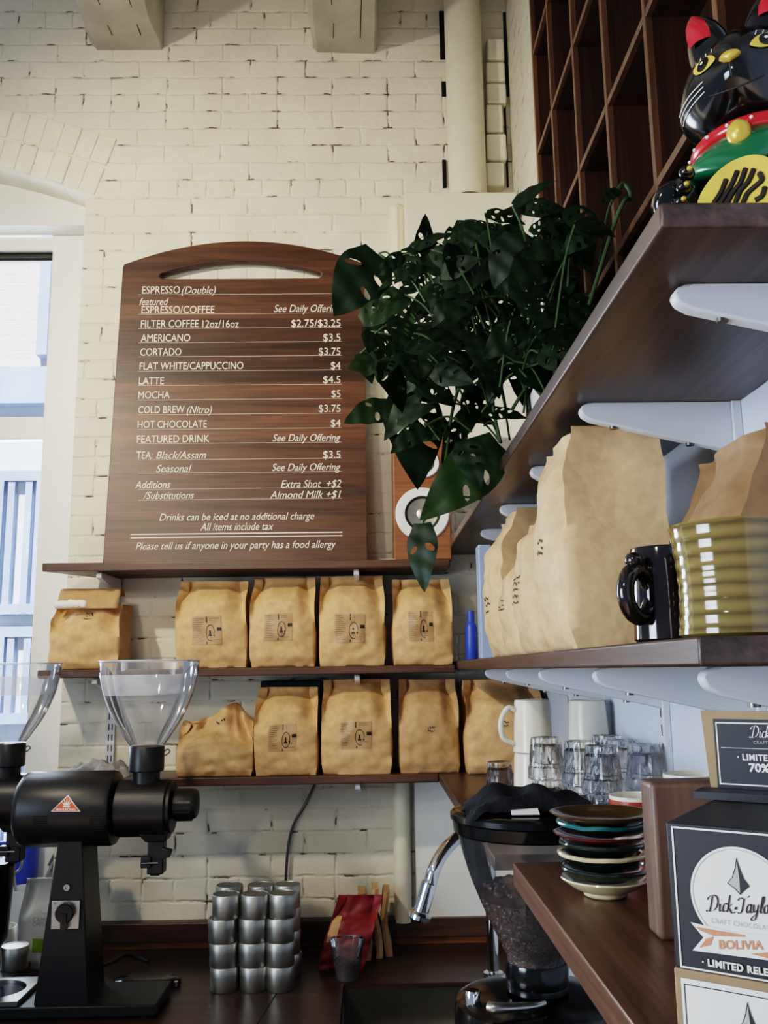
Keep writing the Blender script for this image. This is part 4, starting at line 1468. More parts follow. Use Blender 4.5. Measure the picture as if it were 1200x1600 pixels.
for i, (xa, xb, yt, col, Yb) in enumerate(((562, 582, 1397, 'kraft_d', 2.82), (583, 597, 1390, 'kraft', 2.835), (598, 612, 1394, 'kraft_d', 2.85))):
    a, c = W(xa, yt, Yb), W(xb, 1520, Yb)
    hgt = a.z - CZ
    o = thing('paper_bag', ('front', 'middle', 'rear')[i] + ' one of the flat kraft paper bags standing on edge right of the red bag', 'paper bag', ((a.x + c.x) / 2, Yb + .05, CZ + .0005), 0, 'kraft paper bags standing on edge')
    b = MB()
    rows = []
    for j in range(15):
        t = j / 14
        row = []
        wv = .006 * math.sin(t * 5 + i) + (c.x - a.x) * -.15 * t
        for (dx, dy) in ((-.5, -.05), (.0, -.054), (.5, -.048), (.42, .0), (.5, .05), (-.5, .05), (-.40, 0)):
            row.append(Vector((dx * (c.x - a.x) * (.9 - .16 * t) + wv + noise.noise((dx * 3, t * 4, i)) * .003, dy + noise.noise((t * 5, dx * 2, i + 4)) * .004, hgt * t)))
        rows.append(row)
    g = b.grid(rows, wrap=True)
    b.b.faces.new(g[0][::-1])
    b.b.faces.new(g[-1])
    b.build('bag', M[col], o, local=True, angle=25)
q = W(543, 1540, 2.66)
cp = thing('plastic_cup', 'clear plastic cup of dark beans in front of the red paper bag', 'cup', (q.x, 2.66, CZ + .0005))
hc_ = W(545, 1468, 2.66).z - CZ
MB().lathe([(0, .001), (.031, .001), (.047, hc_ - .006), (.051, hc_ - .004), (.051, hc_), (.046, hc_)], (0, 0, 0), 40).build('cup', M['cup_clear'], cp, local=True)
b = MB()
b.lathe([(0, .003), (.029, .003), (.036, hc_ * .42), (.02, hc_ * .47), (0, hc_ * .46)], (0, 0, 0), 24)
for i in range(60):
    an, rd = R.uniform(0, 2 * PI), math.sqrt(R.random()) * .032
    b.ell((rd * math.cos(an), rd * math.sin(an), hc_ * .45), (.0055, .004, .0035), Matrix.Rotation(R.uniform(0, 3), 3, 'Z'), 8, 6)
o = b.build('coffee_beans', M['beans'], cp, local=True)
o['kind'] = 'stuff'

# ------------------------------------------------------------------ right-hand grinder with bean hopper
HY = 1.41
hx = W(830, 1290, HY).x
k = HY / 1400 * 1.0
zz = lambda py: W(822, py, HY).z
g = thing('espresso_grinder', 'black espresso grinder with a clear hopper full of dark beans and a black lid', 'grinder', (hx, HY, CZ))
hp = [(43, 1506), (45, 1488), (56, 1462), (74, 1420), (92, 1372), (104, 1330), (110, 1300), (112, 1292)]
pb = bez([(r * k, zz(y), 0) for r, y in hp], 5)
hpo = MB().lathe([(p.x, p.y) for p in pb], (hx, HY, 0), 56).build('hopper', M['smoke'], g)
bt = zz(1392)
bp_ = [(0, zz(1503))] + [(p.x - .004, p.y) for p in pb if p.y < bt]
b = MB().lathe(bp_ + [(bp_[-1][0] * .6, bt + .012), (0, bt + .016)], (hx, HY, 0), 40)
rb_ = random.Random(3)
for i in range(620):
    an = rb_.uniform(PI * .75, PI * 2.15)
    j = rb_.uniform(0, len(bp_) - 2.01) + 1
    a0, a1 = bp_[int(j)], bp_[min(int(j) + 1, len(bp_) - 1)]
    fr = j - int(j)
    rr_, zq = a0[0] + (a1[0] - a0[0]) * fr - .001, a0[1] + (a1[1] - a0[1]) * fr
    b.ell((hx + rr_ * math.cos(an), HY + rr_ * math.sin(an), zq), (.0058, .0038, .0042), Matrix.Rotation(rb_.uniform(0, 3), 3, rb_.choice('XYZ')), 7, 5)
for i in range(240):
    an, rd = rb_.uniform(0, 2 * PI), math.sqrt(rb_.random()) * (bp_[-1][0] - .004)
    b.ell((hx + rd * math.cos(an), HY + rd * math.sin(an), bt + .012 * (1 - rd / .1) + .002), (.0058, .0038, .0042), Matrix.Rotation(rb_.uniform(0, 3), 3, rb_.choice('XYZ')), 7, 5)
o = b.build('coffee_beans', M['beans'], g)
o['kind'] = 'stuff'
MB().lathe([(0, zz(1262)), (105 * k, zz(1262)), (117 * k, zz(1264)), (121 * k, zz(1268)), (121 * k, zz(1276)), (118 * k, zz(1279)), (116 * k, zz(1296)), (113 * k, zz(1299)), (0, zz(1296))], (hx, HY, 0), 64).build('lid', M['black_gloss'], g)
cl = MB().lathe([(0, zz(1500)), (45 * k, zz(1500)), (46 * k, zz(1504)), (46 * k, zz(1530)), (44 * k, zz(1538)), (0, zz(1538))], (hx, HY, 0), 44).build('hopper_collar', M['black_gloss'], g)
MB().lathe([(0, zz(1508)), (43 * k, zz(1508)), (44.5 * k, zz(1512)), (44.5 * k, zz(1545)), (0, zz(1545))], (hx, HY, 0), 44).build('collar_ring', M['black_gloss'], g)
rB = 122 * k
zt_ = zz(1556)
MB().lathe([(0, zt_ + .006), (rB * .5, zt_ + .004), (rB * .86, zt_), (rB * .97, zt_ - .006), (rB, zt_ - .02), (rB, zt_ - .05), (rB * .985, zt_ - .053), (rB * .985, zt_ - .06), (rB, zt_ - .063), (rB * .96, CZ + .03), (rB * 1.05, CZ + .004), (rB * 1.05, CZ + .0005), (0, CZ + .0005)],
          (hx, HY, 0), 64).build('body', M['black_gloss'], g)
b = MB()
lp = bez([W(762, 1535, HY - .08), W(775, 1549, HY - .085), W(800, 1556, HY - .085), W(835, 1552, HY - .08), W(850, 1546, HY - .07)], 6)
b.tube([Vector((p.x, p.y, zt_ + .014)) for p in lp], [.008] * 6 + [.0075 - .0002 * i for i in range(len(lp) - 6)], 10)
b.build('lever', M['steel'], g)
q = W(738, 1550, HY - .02)
b = MB().lathe([(0, zt_ - .012), (.011, zt_ - .012), (.011, zt_ + .012), (.0095, zt_ + .016), (0, zt_ + .016)], (q.x, HY - .02, 0), 24)
b.build('chrome_button', M['chrome'], g)
# black cloth on the lid
b = MB()
n, m_ = 34, 20
rows = []
zl = zz(1262)
cxx, cyy = W(825, 1258, HY - .02).x, HY - .03
for j in range(m_ + 1):
    row = []
    for i in range(n + 1):
        u, v = i / n * 2 - 1, j / m_ * 2 - 1
        ed = max(abs(u) ** 3, abs(v) ** 3)
        x = cxx + u * .098 + .006 * noise.noise((u * 2, v * 2, 1))
        y = cyy + v * .05 + .008 * noise.noise((u * 2, v * 2, 7))
        h = .006 + (.028 * (1 - ed)) * (.55 + .75 * noise.noise((u * 2.1 + 3, v * 1.4, 2.2)) + .35 * math.exp(-((u - .1) / .35) ** 2) + .25 * math.exp(-((u + .55) / .22) ** 2)) + .004 * noise.noise((u * 9, v * 9, 0))
        if (x - hx) ** 2 + (y - HY) ** 2 > (118 * k) ** 2:
            h -= .012
        row.append(Vector((x, y, zl + max(h, .003 if (x - hx) ** 2 + (y - HY) ** 2 < (118 * k) ** 2 else -.006))))
    rows.append(row)
b.grid(rows)
cb_ = tag(b.build('cloth', M['black_matte'], subd=1), 'crumpled black cloth lying on the grinder lid', 'cloth')
q = W(822, 1263, HY - .085)
b = MB().hexa([(q.x - .021, cyy - .056, zl + .003), (q.x + .019, cyy - .057, zl + .003), (q.x + .019, cyy - .05, zl + .004), (q.x - .021, cyy - .05, zl + .004),
               (q.x - .021, cyy - .054, zl + .008), (q.x + .017, cyy - .054, zl + .011), (q.x + .017, cyy - .049, zl + .011), (q.x - .021, cyy - .049, zl + .009)])
b.build('care_tag', M['white_label'], cb_)

# ------------------------------------------------------------------ chrome tap
FY = 2.36
fc = thing('tap', 'chrome swan-neck tap with pull-out spray head beside the bean hopper', 'tap', (.335, 2.66, CZ))
ps = [Vector((.335, 2.66, CZ + .004)), Vector((.335, 2.66, z(-.5))), Vector((.333, 2.655, z(-.4)))] + [W(760, 1292, 2.54), W(725, 1303, 2.46), W(706, 1317, 2.41), W(690, 1336, 2.38), W(678, 1360, FY), W(671, 1384, FY)]
MB().tube(bez(ps, 10), .0165, 18).build('neck', M['chrome'], fc)
h0, h1, h2 = W(671.5, 1378, FY), W(657, 1426, FY), W(652, 1432, FY)
MB().tube([h0, h0 + (h1 - h0) * .03, h1], [.0175, .0195, .0195], 20).build('spray_head', M['chrome'], fc)
dd = (h1 - h0).normalized()
MB().tube([h1 - dd * .004, h1 + dd * .003, h1 + dd * .014, h1 + dd * .018], [.022, .029, .029, .024], 20).build('nozzle', M['chrome'], fc)
MB().lathe([(0, 0), (.028, 0), (.028, .012), (.02, .016), (0, .016)], (.335, 2.66, CZ + .0005), 24).build('base_ring', M['chrome'], fc)
# ------------------------------------------------------------------ saucers
def saucer(label, m, r, zb, hgt, xo=0, yo=0, wob=0, seed=0, bowl=False, m2=None):
    o = thing('saucer', label, 'saucer', (sx0 + xo, sy0 + yo, zb), R.uniform(0, 6), 'stacked pottery saucers')
    prof = [(0, .0012), (r * .42, 0), (r * .5, .001), (r * .52, hgt * .18), (r * .8, hgt * .5), (r * .985, hgt * .86), (r, hgt * .95), (r * .985, hgt), (r * .95, hgt * .97), (r * .78, hgt * .66), (r * .5, hgt * .36), (0, hgt * .34)]
    if bowl:
        prof = [(0, .001), (r * .46, 0), (r * .5, .002), (r * .5, hgt * .22), (r * .74, hgt * .45), (r * .94, hgt * .8), (r, hgt * .92), (r * .985, hgt), (r * .95, hgt * .97), (r * .7, hgt * .56), (0, hgt * .4)]
    b = MB().lathe(prof, (0, 0, 0), 56)
    for v in b.b.verts:
        a_ = math.atan2(v.co.y, v.co.x)
        rr_ = math.hypot(v.co.x, v.co.y) / r
        n_ = noise.noise((math.cos(a_) * 1.6, math.sin(a_) * 1.6, seed)) + .5 * noise.noise((math.cos(a_) * 4, math.sin(a_) * 4, seed))
        v.co.x *= 1 + wob * n_ * .9 * rr_
        v.co.y *= 1 + wob * n_ * .9 * rr_
        v.co.z += wob * n_ * .03 * rr_ ** 2 * (1 if v.co.z > hgt * .3 else 0)
    b.build('dish', M[m], o, local=True, angle=60)
    if m2:
        b = MB().tube([(r * .99 * math.cos(q * PI / 28), r * .99 * math.sin(q * PI / 28), hgt * .96) for q in range(56)], .0026, 8, closed=True)
        for v in b.b.verts:
            a_ = math.atan2(v.co.y, v.co.x)
            n_ = noise.noise((math.cos(a_) * 1.6, math.sin(a_) * 1.6, seed)) + .5 * noise.noise((math.cos(a_) * 4, math.sin(a_) * 4, seed))
            v.co.x *= 1 + wob * n_ * .9
            v.co.y *= 1 + wob * n_ * .9
            v.co.z += wob * n_ * .03
        b.build('rim', M[m2], o, local=True)
    return o


sq = W(944, 1404, 1.075)
sx0, sy0 = W(946, 1395, 1.09).x, 1.09
kk = 1.09 / 1400
zy = lambda py: W(946, py, 1.09).z
s0 = BARZ + .0005
saucer('cream saucer with a turned foot, at the very bottom of the saucer stack', 'sc_cream', 64 * kk, s0, .021, 0, 0, .03, 1, True)
saucer('dark green saucer second from the bottom of the stack', 'sc_green', 63 * kk, s0 + .0165, .015, .001, 0, .05, 2, m2='sc_dark')
saucer('dark saucer with a wide cream wavy edge, third from the bottom', 'sc_dark', 63 * kk, s0 + .0275, .02, -.001, .001, .05, 3, m2='sc_cream')
saucer('black-green saucer just below the maroon saucer', 'sc_dark', 63 * kk, s0 + .043, .017, 0, 0, .05, 4, m2='sc_green')
saucer('glossy maroon saucer third from the top of the stack', 'sc_maroon', 71 * kk, s0 + .0575, .013, -.001, 0, .03, 5)
saucer('teal edged saucer second from the top of the stack', 'sc_dark', 64 * kk, s0 + .0665, .015, 0, 0, .06, 6, m2='sc_teal')
saucer('wide brown glazed saucer on top of the saucer stack', 'sc_brown', 76 * kk, s0 + .078, .015, 0, 0, .02, 7)

# ------------------------------------------------------------------ glasses and mugs on the lower right shelf
def tumbler(label, x, y, zb, group):
    o = thing('glass_tumbler', label, 'glass', (x, y, zb), R.uniform(0, .7), group)
    h, r0, r1 = .084, .0385, .0305
    n = 10
    prof = [(r0 * .92, .0), (r0, .002), (r0 * .99, h * .3), (r0 * .93, h * .33), (r1 * 1.02, h * .93), (r1 * .96, h), (r1 * .5, h - .002), (0, h - .001)]
    b = MB().lathe(prof, (0, 0, 0), n * 2)
    for v in b.b.verts:
        if h * .32 < v.co.z < h * .95:
            a_ = math.atan2(v.co.y, v.co.x) + .001
            ph = (a_ / (2 * PI) * n) % 1
            s_ = 1 - .11 * (1 - abs(ph * 2 - 1))
            v.co.x *= s_
            v.co.y *= s_
    b.lathe([(r0 * .92, 0), (r0 * .9, h * .3), (r1 * .86, h * .78), (r1 * .6, h * .84), (0, h * .85)], (0, 0, 0), n * 2)
    b.build('glass', M['tumbler'], o, local=True, angle=12)
    return o


gl = None
TS = (('leftmost', .36, 1.885), ('left of centre', .405, 1.775), ('front centre', .418, 1.665), ('rear right', .492, 1.91), ('right of centre', .492, 1.785), ('nearest right', .5, 1.672))
gname = 'upside-down glasses stacked in pairs'
for nm, x, y in TS:
    for lv in (0, 1):
        lab = '%s glass of the %s pair of stacked upside-down tumblers' % (('lower', 'upper')[lv], nm)
        loc = (x, y, BZ + .0006 + lv * .0848)
        if gl is None:
            gl = tumbler(lab, *loc, gname)
        else:
            dup(gl, loc, lab, R.uniform(0, .7))
q = W(781, 1220, 2.26)
dup(gl, (q.x, 2.26, BZ + .0006), 'single upside-down glass at the far left, left of the white mugs', .2)


def mug(label, x, y, zb, h, r, rotz, m, grp, inv=True, handle=True):
    o = thing('mug', label, 'mug', (x, y, zb), rotz, grp)
    prof = [(r, 0), (r * .985, h * .02), (r * .86, h * .93), (r * .82, h * .985), (r * .74, h), (r * .68, h - .004), (0, h - .003)]
    b = MB().lathe(prof, (0, 0, 0), 44)
    b.lathe([(r, 0), (r * .93, .001), (r * .8, h * .92), (0, h * .93)], (0, 0, 0), 44)
    bo = b.build('cup', M[m], o, local=True)
    if handle:
        MB().tube(bez([(r * .9, 0, h * .8), (r * 1.25, 0, h * .84), (r * 1.62, 0, h * .6), (r * 1.55, 0, h * .28), (r * .97, 0, h * .16)], 8), .0062, 12).xf(Matrix.Identity(4)).build('handle', M[m], o, local=True)
    return o


ma = W(832, 1140, 2.13)
mh = .118
m1 = mug('lower mug of the left pair of upside-down cream mugs', ma.x - .004, 2.13, BZ + .0006, mh, .047, .9, 'mug_white', 'cream mugs stacked upside down')
dup(m1, (ma.x, 2.13, BZ + .0012 + mh), 'upper cream mug of the left pair, its handle turned left', 3.35)
mq = W(916, 1130, 2.06)
dup(m1, (.487, 2.045, BZ + .0006), 'lower mug of the right pair of upside-down cream mugs', 1.2)
dup(m1, (.487, 2.045, BZ + .0012 + mh), 'upper cream mug of the right pair, behind the stacked glasses', 1.6)


def open_cup(label, x, y, zb, h, r, m, cat='cup', inner='mug_white', name='cup'):
    o = thing(name, label, cat, (x, y, zb))
    MB().lathe([(0, .001), (r * .8, 0), (r * .86, .004), (r, h - .008), (r, h - .001), (r * .97, h)], (0, 0, 0), 44).build('cup', M[m], o, local=True)
    MB().lathe([(r * .99, h - .005), (r * 1.005, h - .004), (r * 1.0, h), (r * .96, h + .0006), (r * .93, h - .002), (r * .8, .01), (0, .008)], (0, 0, 0), 44).build('lining', M[inner], o, local=True)
    return o


q = W(990, 1244, 1.21)
open_cup('brick red cup with a white inside behind the saucer stack', q.x + .006, 1.215, BARZ + .0005, q.z - BARZ, .036, 'mug_red')
q = W(1075, 1207, 1.2)
open_cup('tall white cup standing behind the upright wooden board', q.x, 1.18, BARZ + .0005, q.z - BARZ, .038, 'mug_white')

# ------------------------------------------------------------------ pottery mugs on the side shelf
MX, MY = W(1146, 900, .845).x, .845
h = W(1146, 822, .845).z - MSZ
r = MX - W(1052, 900, .845).x
bm = thing('pottery_mug', 'big olive glazed pottery mug with ribbed sides at the near end of the shelf', 'mug', (MX, MY, MSZ + .0006), .35)
pr_ = [(0, .001), (r * .8, 0), (r * .9, .003)]
for i in range(49):
    t = i / 48
    rr_ = r * (.92 + .07 * t ** 2 - .05 * math.sin(PI * t)) + (.0004 * math.sin(t * h / .0135 * 2 * PI) if t > .05 and t < .94 else 0)
    pr_.append((rr_, .004 + (h - .007) * t))
pr_ += [(r * 1.0, h - .002), (r * .985, h), (r * .94, h - .002), (r * .86, h * .5), (r * .84, .012), (0, .01)]
MB().lathe(pr_, (0, 0, 0), 64).build('cup', M['olive'], bm, local=True)
MB().tube(bez([(r * .5, -r * .85, h * .78), (r * .72, -r * 1.2, h * .82), (r * .9, -r * 1.5, h * .55), (r * .78, -r * 1.3, h * .25), (r * .55, -r * .82, h * .2)], 8), .008, 12).build('handle', M['olive'], bm, local=True)
dm = thing('pottery_mug', 'small dark brown glazed mug with a thick round handle, left of the big olive mug', 'mug', (W(1040, 930, .975).x, .975, MSZ + .0006))
h = W(1030, 857, .97).z - MSZ
r = .036
pr_ = [(0, .001), (r * .9, 0), (r, .004), (r * .98, h * .3), (r, h * .33), (r * .97, h * .7), (r * 1.0, h - .003), (r * .97, h), (r * .9, h - .003), (r * .85, .01), (0, .008)]
MB().lathe(pr_, (0, 0, 0), 48).build('cup', M['mug_dark'], dm, local=True)
hd = Vector((-.8, -.6, 0)).normalized()
hc_ = Vector((0, 0, h * .5)) + hd * (r + .012)
MB().tube([hc_ + hd * (.022 * math.cos(q * PI / 14)) + Vector((0, 0, .025 * math.sin(q * PI / 14))) for q in range(28)], .0092, 14, closed=True).build('handle', M['mug_dark'], dm, local=True)
MB().ell(hc_ + hd * .004 + Vector((0, 0, .035)), (.01, .01, .009)).build('thumb_rest', M['mug_dark'], dm, local=True)

# ------------------------------------------------------------------ chocolate boxes
BA = math.radians(-35)
bc = W(1055, 1512, .615)
bc2 = Vector((bc.x, .615, BARZ))
ex_ = Vector((math.cos(BA), math.sin(BA), 0))      # along the face, to the right
ey_ = Vector((-math.sin(BA), math.cos(BA), 0))     # into the box
nrm = -ey_
zA0, zA1 = bc.z, W(1034, 1285, .615).z


def FP(px, py, base=None, off=0.0):
    p = WP(px, py, (base or bc2) - ey_ * off, ey_)
    d_ = p - bc2
    return d_.dot(ex_), p.z


uc = FP(1156, 1400)[0]
Wd = uc * 2
Dp = .165


def bp(u, v, zz_):
    return bc2 + ex_ * u + ey_ * v + Vector((0, 0, zz_ - BARZ))


def face(u, zz_, off):
    return bp(u, -off, zz_)


def frame_px(b, L, wdt, off):
    """closed outline of the pixel points with the given width, on the box front"""
    n_ = len(L)
    cx_, cy_ = sum(p[0] for p in L) / n_, sum(p[1] for p in L) / n_
    o_ = [face(u, v, off) for u, v in L]
    i_ = []
    for u, v in L:
        i_.append(face(u - wdt * (1 if u > cx_ else -1), v - wdt * (1 if v > cy_ else -1), off))
    b.quadstrip(o_ + [o_[0]], i_ + [i_[0]])


def ellipse(uc_, zc_, ru, rz, off, n_=48, a0=0, a1=2 * PI):
    return [face(uc_ + ru * math.cos(a0 + (a1 - a0) * i / n_), zc_ + rz * math.sin(a0 + (a1 - a0) * i / n_), off) for i in range(n_ + 1)]


def disc(b, uc_, zc_, r_, off):
    E_ = ellipse(uc_, zc_, r_, r_, off)[:-1]
    b.b.faces.new([b.b.verts.new(p) for p in E_])


def emblem(par, uc_, zt_, hh_):
    """pointed drop-shaped top: light and dark halves"""
    P_ = {'t': (0, 0), 'l': (-.31, -.72), 'b': (.03, -1), 'r': (.31, -.74), 'm': (.07, -.62)}
    f_ = lambda q, o_=.0012: face(uc_ + q[0] * hh_, zt_ + q[1] * hh_, o_)
    cl_ = [(-.0, 0), (-.07, -.3), (-.16, -.54), (-.31, -.72), (-.1, -.86), (.03, -1), (.04, -.6)]
    b = MB()
    b.b.faces.new([b.b.verts.new(f_(q)) for q in cl_])
    b.build('emblem_light', M['grey_print'], par, smooth=False, normals=False)
    b = MB()
    b.b.faces.new([b.b.verts.new(f_(q)) for q in [(0, 0), (.04, -.6), (.03, -1), (.15, -.88), (.31, -.74), (.17, -.55), (.08, -.3)]])
    L = [(0, 0), (-.07, -.3), (-.16, -.54), (-.31, -.72), (-.1, -.86), (.03, -1)]
    b.quadstrip([f_(q, .0014) for q in L], [f_((q[0] + .025, q[1] + .01), .0014) for q in L])
    b.build('emblem_dark', M['card_black'], par, smooth=False, normals=False)


SCRIPT = {  # hand-drawn pen strokes, unit = x-height
    'D': ([[(.35, 1.75), (.3, .9), (.2, .1), (-.1, -.05), (-.2, .15)], [(-.25, 1.25), (-.1, 1.6), (.4, 1.85), (.95, 1.6), (1.15, 1.0), (.95, .35), (.45, .0), (.1, .12)]], 1.45),
    'i': ([[(.0, .9), (.02, .3), (.12, .02), (.35, .2)], [(.06, 1.3), (.1, 1.36)]], .42),
    'c': ([[(.5, .8), (.3, 1.0), (.05, .7), (.02, .3), (.2, .0), (.55, .25)]], .62),
    'k': ([[(.1, 1.9), (.05, .9), (.0, 0)], [(.5, .95), (.08, .5), (.3, .3), (.5, .0), (.8, -.1), (1.0, .1)]], .85),
    '.': ([[(.12, .36), (.12, .6)], [(.2, .34), (.2, .62)], [(.28, .36), (.28, .6)]], .55),
    'T': ([[(-.2, 1.3), (0, 1.65), (.5, 1.55), (1.0, 1.7), (1.15, 1.9)], [(.55, 1.58), (.5, .9), (.42, .2), (.2, -.1), (-.05, .05)]], 1.0),
    'a': ([[(.5, .85), (.3, 1.0), (.05, .65), (.05, .2), (.25, .0), (.5, .4)], [(.55, .98), (.5, .4), (.6, .02), (.8, .2)]], .85),
    'y': ([[(.0, .95), (.03, .4), (.2, .1), (.48, .4)], [(.55, .95), (.5, .2), (.4, -.5), (.1, -.8), (-.15, -.6), (.1, -.3), (.6, .1)]], .8),
    'l': ([[(.05, .2), (.35, 1.2), (.35, 1.85), (.18, 1.7), (.12, .6), (.2, .05), (.45, .2)]], .5),
    'o': ([[(.3, .98), (.05, .7), (.08, .2), (.3, .0), (.52, .35), (.5, .8), (.3, .98), (.65, .85)]], .68),
    'r': ([[(.0, .75), (.12, 1.0), (.1, .4), (.08, .0)], [(.12, .6), (.3, .95), (.52, .85)]], .6),
}


def script(b, txt, u0, z0, xh, off, pen, slant=.22, width=None, lift=0.0):
    adv = sum(SCRIPT[c][1] for c in txt)
    kx = (width / adv) if width else xh
    x = 0
    for c in txt:
        st, ad = SCRIPT[c]
        for s_ in st:
            P_ = bez([(x + p[0] + slant * (p[1]), p[1], 0) for p in s_], 5)
            L = [face(u0 + (p.x) * kx - pen, z0 + p.y * xh - pen * .35 + p.x * kx * lift, off) for p in P_]
            Q = [face(u0 + (p.x) * kx + pen, z0 + p.y * xh + pen * .35 + p.x * kx * lift, off) for p in P_]
            b.quadstrip(L, Q)
        x += ad


def txt(b, s_, px0, px1, py, cap, off=.0012, bold=0.0, ptop=None, space=1.0, base=None, lift=0.0):
    u0, v0_ = FP(px0, py, base)
    u1, v1_ = FP(px1, py, base)
    vt = FP(px0, py - cap, base)[1]
    b.text(s_, (vt - v0_) / .70, lambda a_, c_: face(u0 + a_, v0_ + c_ + a_ * lift, off), width=u1 - u0, bold=bold, space=space)


# upper carton: black
bx = thing('chocolate_box', 'black printed carton with a round white emblem and a copper ribbon, upper of the two', 'box', bp(uc, Dp / 2, zA0), BA)
bxw = bx.location


class _L:                                            # build world-space shapes under the turned box
    pass


def bbuild(b, name, m, par, **kw):
    rt = root_of(par)
    mi = Matrix.Translation(rt.location) @ Matrix.Rotation(rt.rotation_euler.z, 4, 'Z')
    return b.xf(mi.inverted()).build(name, m, par, local=True, **kw)


def bbox(b, u0, u1, v0_, v1_, z0, z1):
    return b.hexa([bp(u0, v0_, z0), bp(u1, v0_, z0), bp(u1, v1_, z0), bp(u0, v1_, z0), bp(u0, v0_, z1), bp(u1, v0_, z1), bp(u1, v1_, z1), bp(u0, v1_, z1)])


_bb = MB.build


def _patched(self, name, mat, parent=None, **kw):
    if parent is not None and root_of(parent).rotation_euler.z and not kw.get('local'):
        return bbuild(self, name, mat, parent, **kw)
    return _bb(self, name, mat, parent, **kw)


MB.build = _patched
bbox(MB(), 0, Wd, 0, Dp, zA0 + .0006, zA1).build('carton', M['card_black'], bx, bevel=.001)
b = MB()
frame_px(b, [(.0035, zA0 + .001), (Wd - .0035, zA0 + .001), (Wd - .0035, zA1 - .002), (.0035, zA1 - .002)], .0011, .0006)
b.build('border_line', M['white_label'], bx, smooth=False, normals=False)
cu_, cz_ = FP(1156, 1402)
cr_ = cu_ - FP(1080, 1402)[0]
b = MB()
disc(b, cu_, cz_, cr_, .0006)
rd = b.build('round_label', M['card_white'], bx, smooth=False, normals=False)
b = MB()
b.quadstrip(ellipse(cu_, cz_, cr_ * .955, cr_ * .955, .0009), ellipse(cu_, cz_, cr_ * .94, cr_ * .94, .0009))
b.build('ring_line', M['grey_print'], rd, smooth=False, normals=False)
eu, ez = FP(1151, 1340)
eh = ez - FP(1153, 1397)[1]
emblem(rd, eu, ez, eh)
b = MB()
su, sz = FP(1107, 1423)
xh = (FP(1107, 1409)[1] - sz)
script(b, 'Dick.Taylor', su, sz, xh, .0013, xh * .095, width=(FP(1213, 1428)[0] - su) * .97, lift=.08)
b.build('script_lettering', M['ink'], rd, smooth=False, normals=False)
b = MB()
txt(b, 'CRAFT CHOCOLATE', 1112, 1208, 1441, 8, .0012, space=1.15)
b.build('small_lettering', M['grey_print'], rd, smooth=False, normals=False)
# ribbon
b = MB()
rib = lambda px, py, o_=.0014: face(*FP(px, py), o_)
b.b.faces.new([b.b.verts.new(rib(*q)) for q in ((1080, 1440), (1150, 1456), (1212, 1462), (1212, 1501), (1083, 1484), (1100, 1464))])
rbn = b.build('ribbon', M['card_white'], bx, smooth=False, normals=False)
b = MB()
b.b.faces.new([b.b.verts.new(rib(*q, .0018)) for q in ((1088, 1447), (1165, 1460), (1165, 1463), (1115, 1461), (1094, 1452))])
b.b.faces.new([b.b.verts.new(rib(*q, .0018)) for q in ((1104, 1466), (1116, 1462), (1112, 1475), (1094, 1480))])
b.b.faces.new([b.b.verts.new(rib(*q, .0018)) for q in ((1174, 1489), (1212, 1486), (1212, 1499), (1192, 1494))])
txt(b, 'BOLIVIA', 1125, 1194, 1481, 13, .002, bold=.0002, lift=.13)
b.build('ribbon_lettering', M['bronze'], rbn, smooth=False, normals=False)
b = MB()
txt(b, '\u00b7 LIMITED RELEASE \u00b7', 1098, 1236, 1507, 10.5, .0012, bold=.00025, space=1.1)
b.build('lettering', M['white_label'], bx, smooth=False, normals=False)
# raised header of the carton
hv = Dp - .02
hb = bc2 + ey_ * hv
hu0, hz0 = None, zA1
p = WP(1112, 1242, hb, ey_)
hu0 = (p - bc2).dot(ex_)
hz0, hz1 = zA1, WP(1100, 1110, hb, ey_).z
hdw = Wd - hu0 * 1.0
b = MB()
lean = .012
b.hexa([bp(hu0, hv, hz0 + .0005), bp(Wd - .004, hv, hz0 + .0005), bp(Wd - .004, hv + .003, hz0 + .0005), bp(hu0, hv + .003, hz0 + .0005),
        bp(hu0 - .004, hv, hz1), bp(Wd, hv, hz1), bp(Wd, hv + .003, hz1), bp(hu0 - .004, hv + .003, hz1)])
hd_ = b.build('header_flap', M['card'], bx)


def hface(u, zz_, off):
    return bp(u, hv - off, zz_)


def HF(px, py):
    p_ = WP(px, py, hb, ey_)
    return (p_ - bc2).dot(ex_), p_.z


def hquad(b, L, off):
    b.b.faces.new([b.b.verts.new(hface(u, v, off)) for u, v in L])


pu0, pz1 = HF(1114, 1123)
pu0b, pz0 = HF(1121, 1238)
b = MB()
hquad(b, [(pu0, pz0), (Wd - .012, pz0), (Wd - .012, pz1), (pu0, pz1)], .0006)
pn_ = b.build('header_panel', M['card_black'], hd_, smooth=False, normals=False)
b = MB()
i0, iz1 = HF(1118, 1128)
i1, iz0 = HF(1126, 1225)
fr = [(i0, iz0), (Wd - .016, iz0), (Wd - .016, iz1), (i0, iz1)]
ci, cz2 = sum(q[0] for q in fr) / 4, sum(q[1] for q in fr) / 4
ins = [(u - .001 * (1 if u > ci else -1), v - .001 * (1 if v > cz2 else -1)) for u, v in fr]
o_ = [hface(u, v, .001) for u, v in fr]
n_ = [hface(u, v, .001) for u, v in ins]
b.quadstrip(o_ + [o_[0]], n_ + [n_[0]])
ml = HF(1127, 1168)[1]
b.quadstrip([hface(i0 + .003, ml, .001), hface(Wd - .02, ml, .001)], [hface(i0 + .003, ml + .0003, .001), hface(Wd - .02, ml + .0003, .001)])
_f = face
face = hface


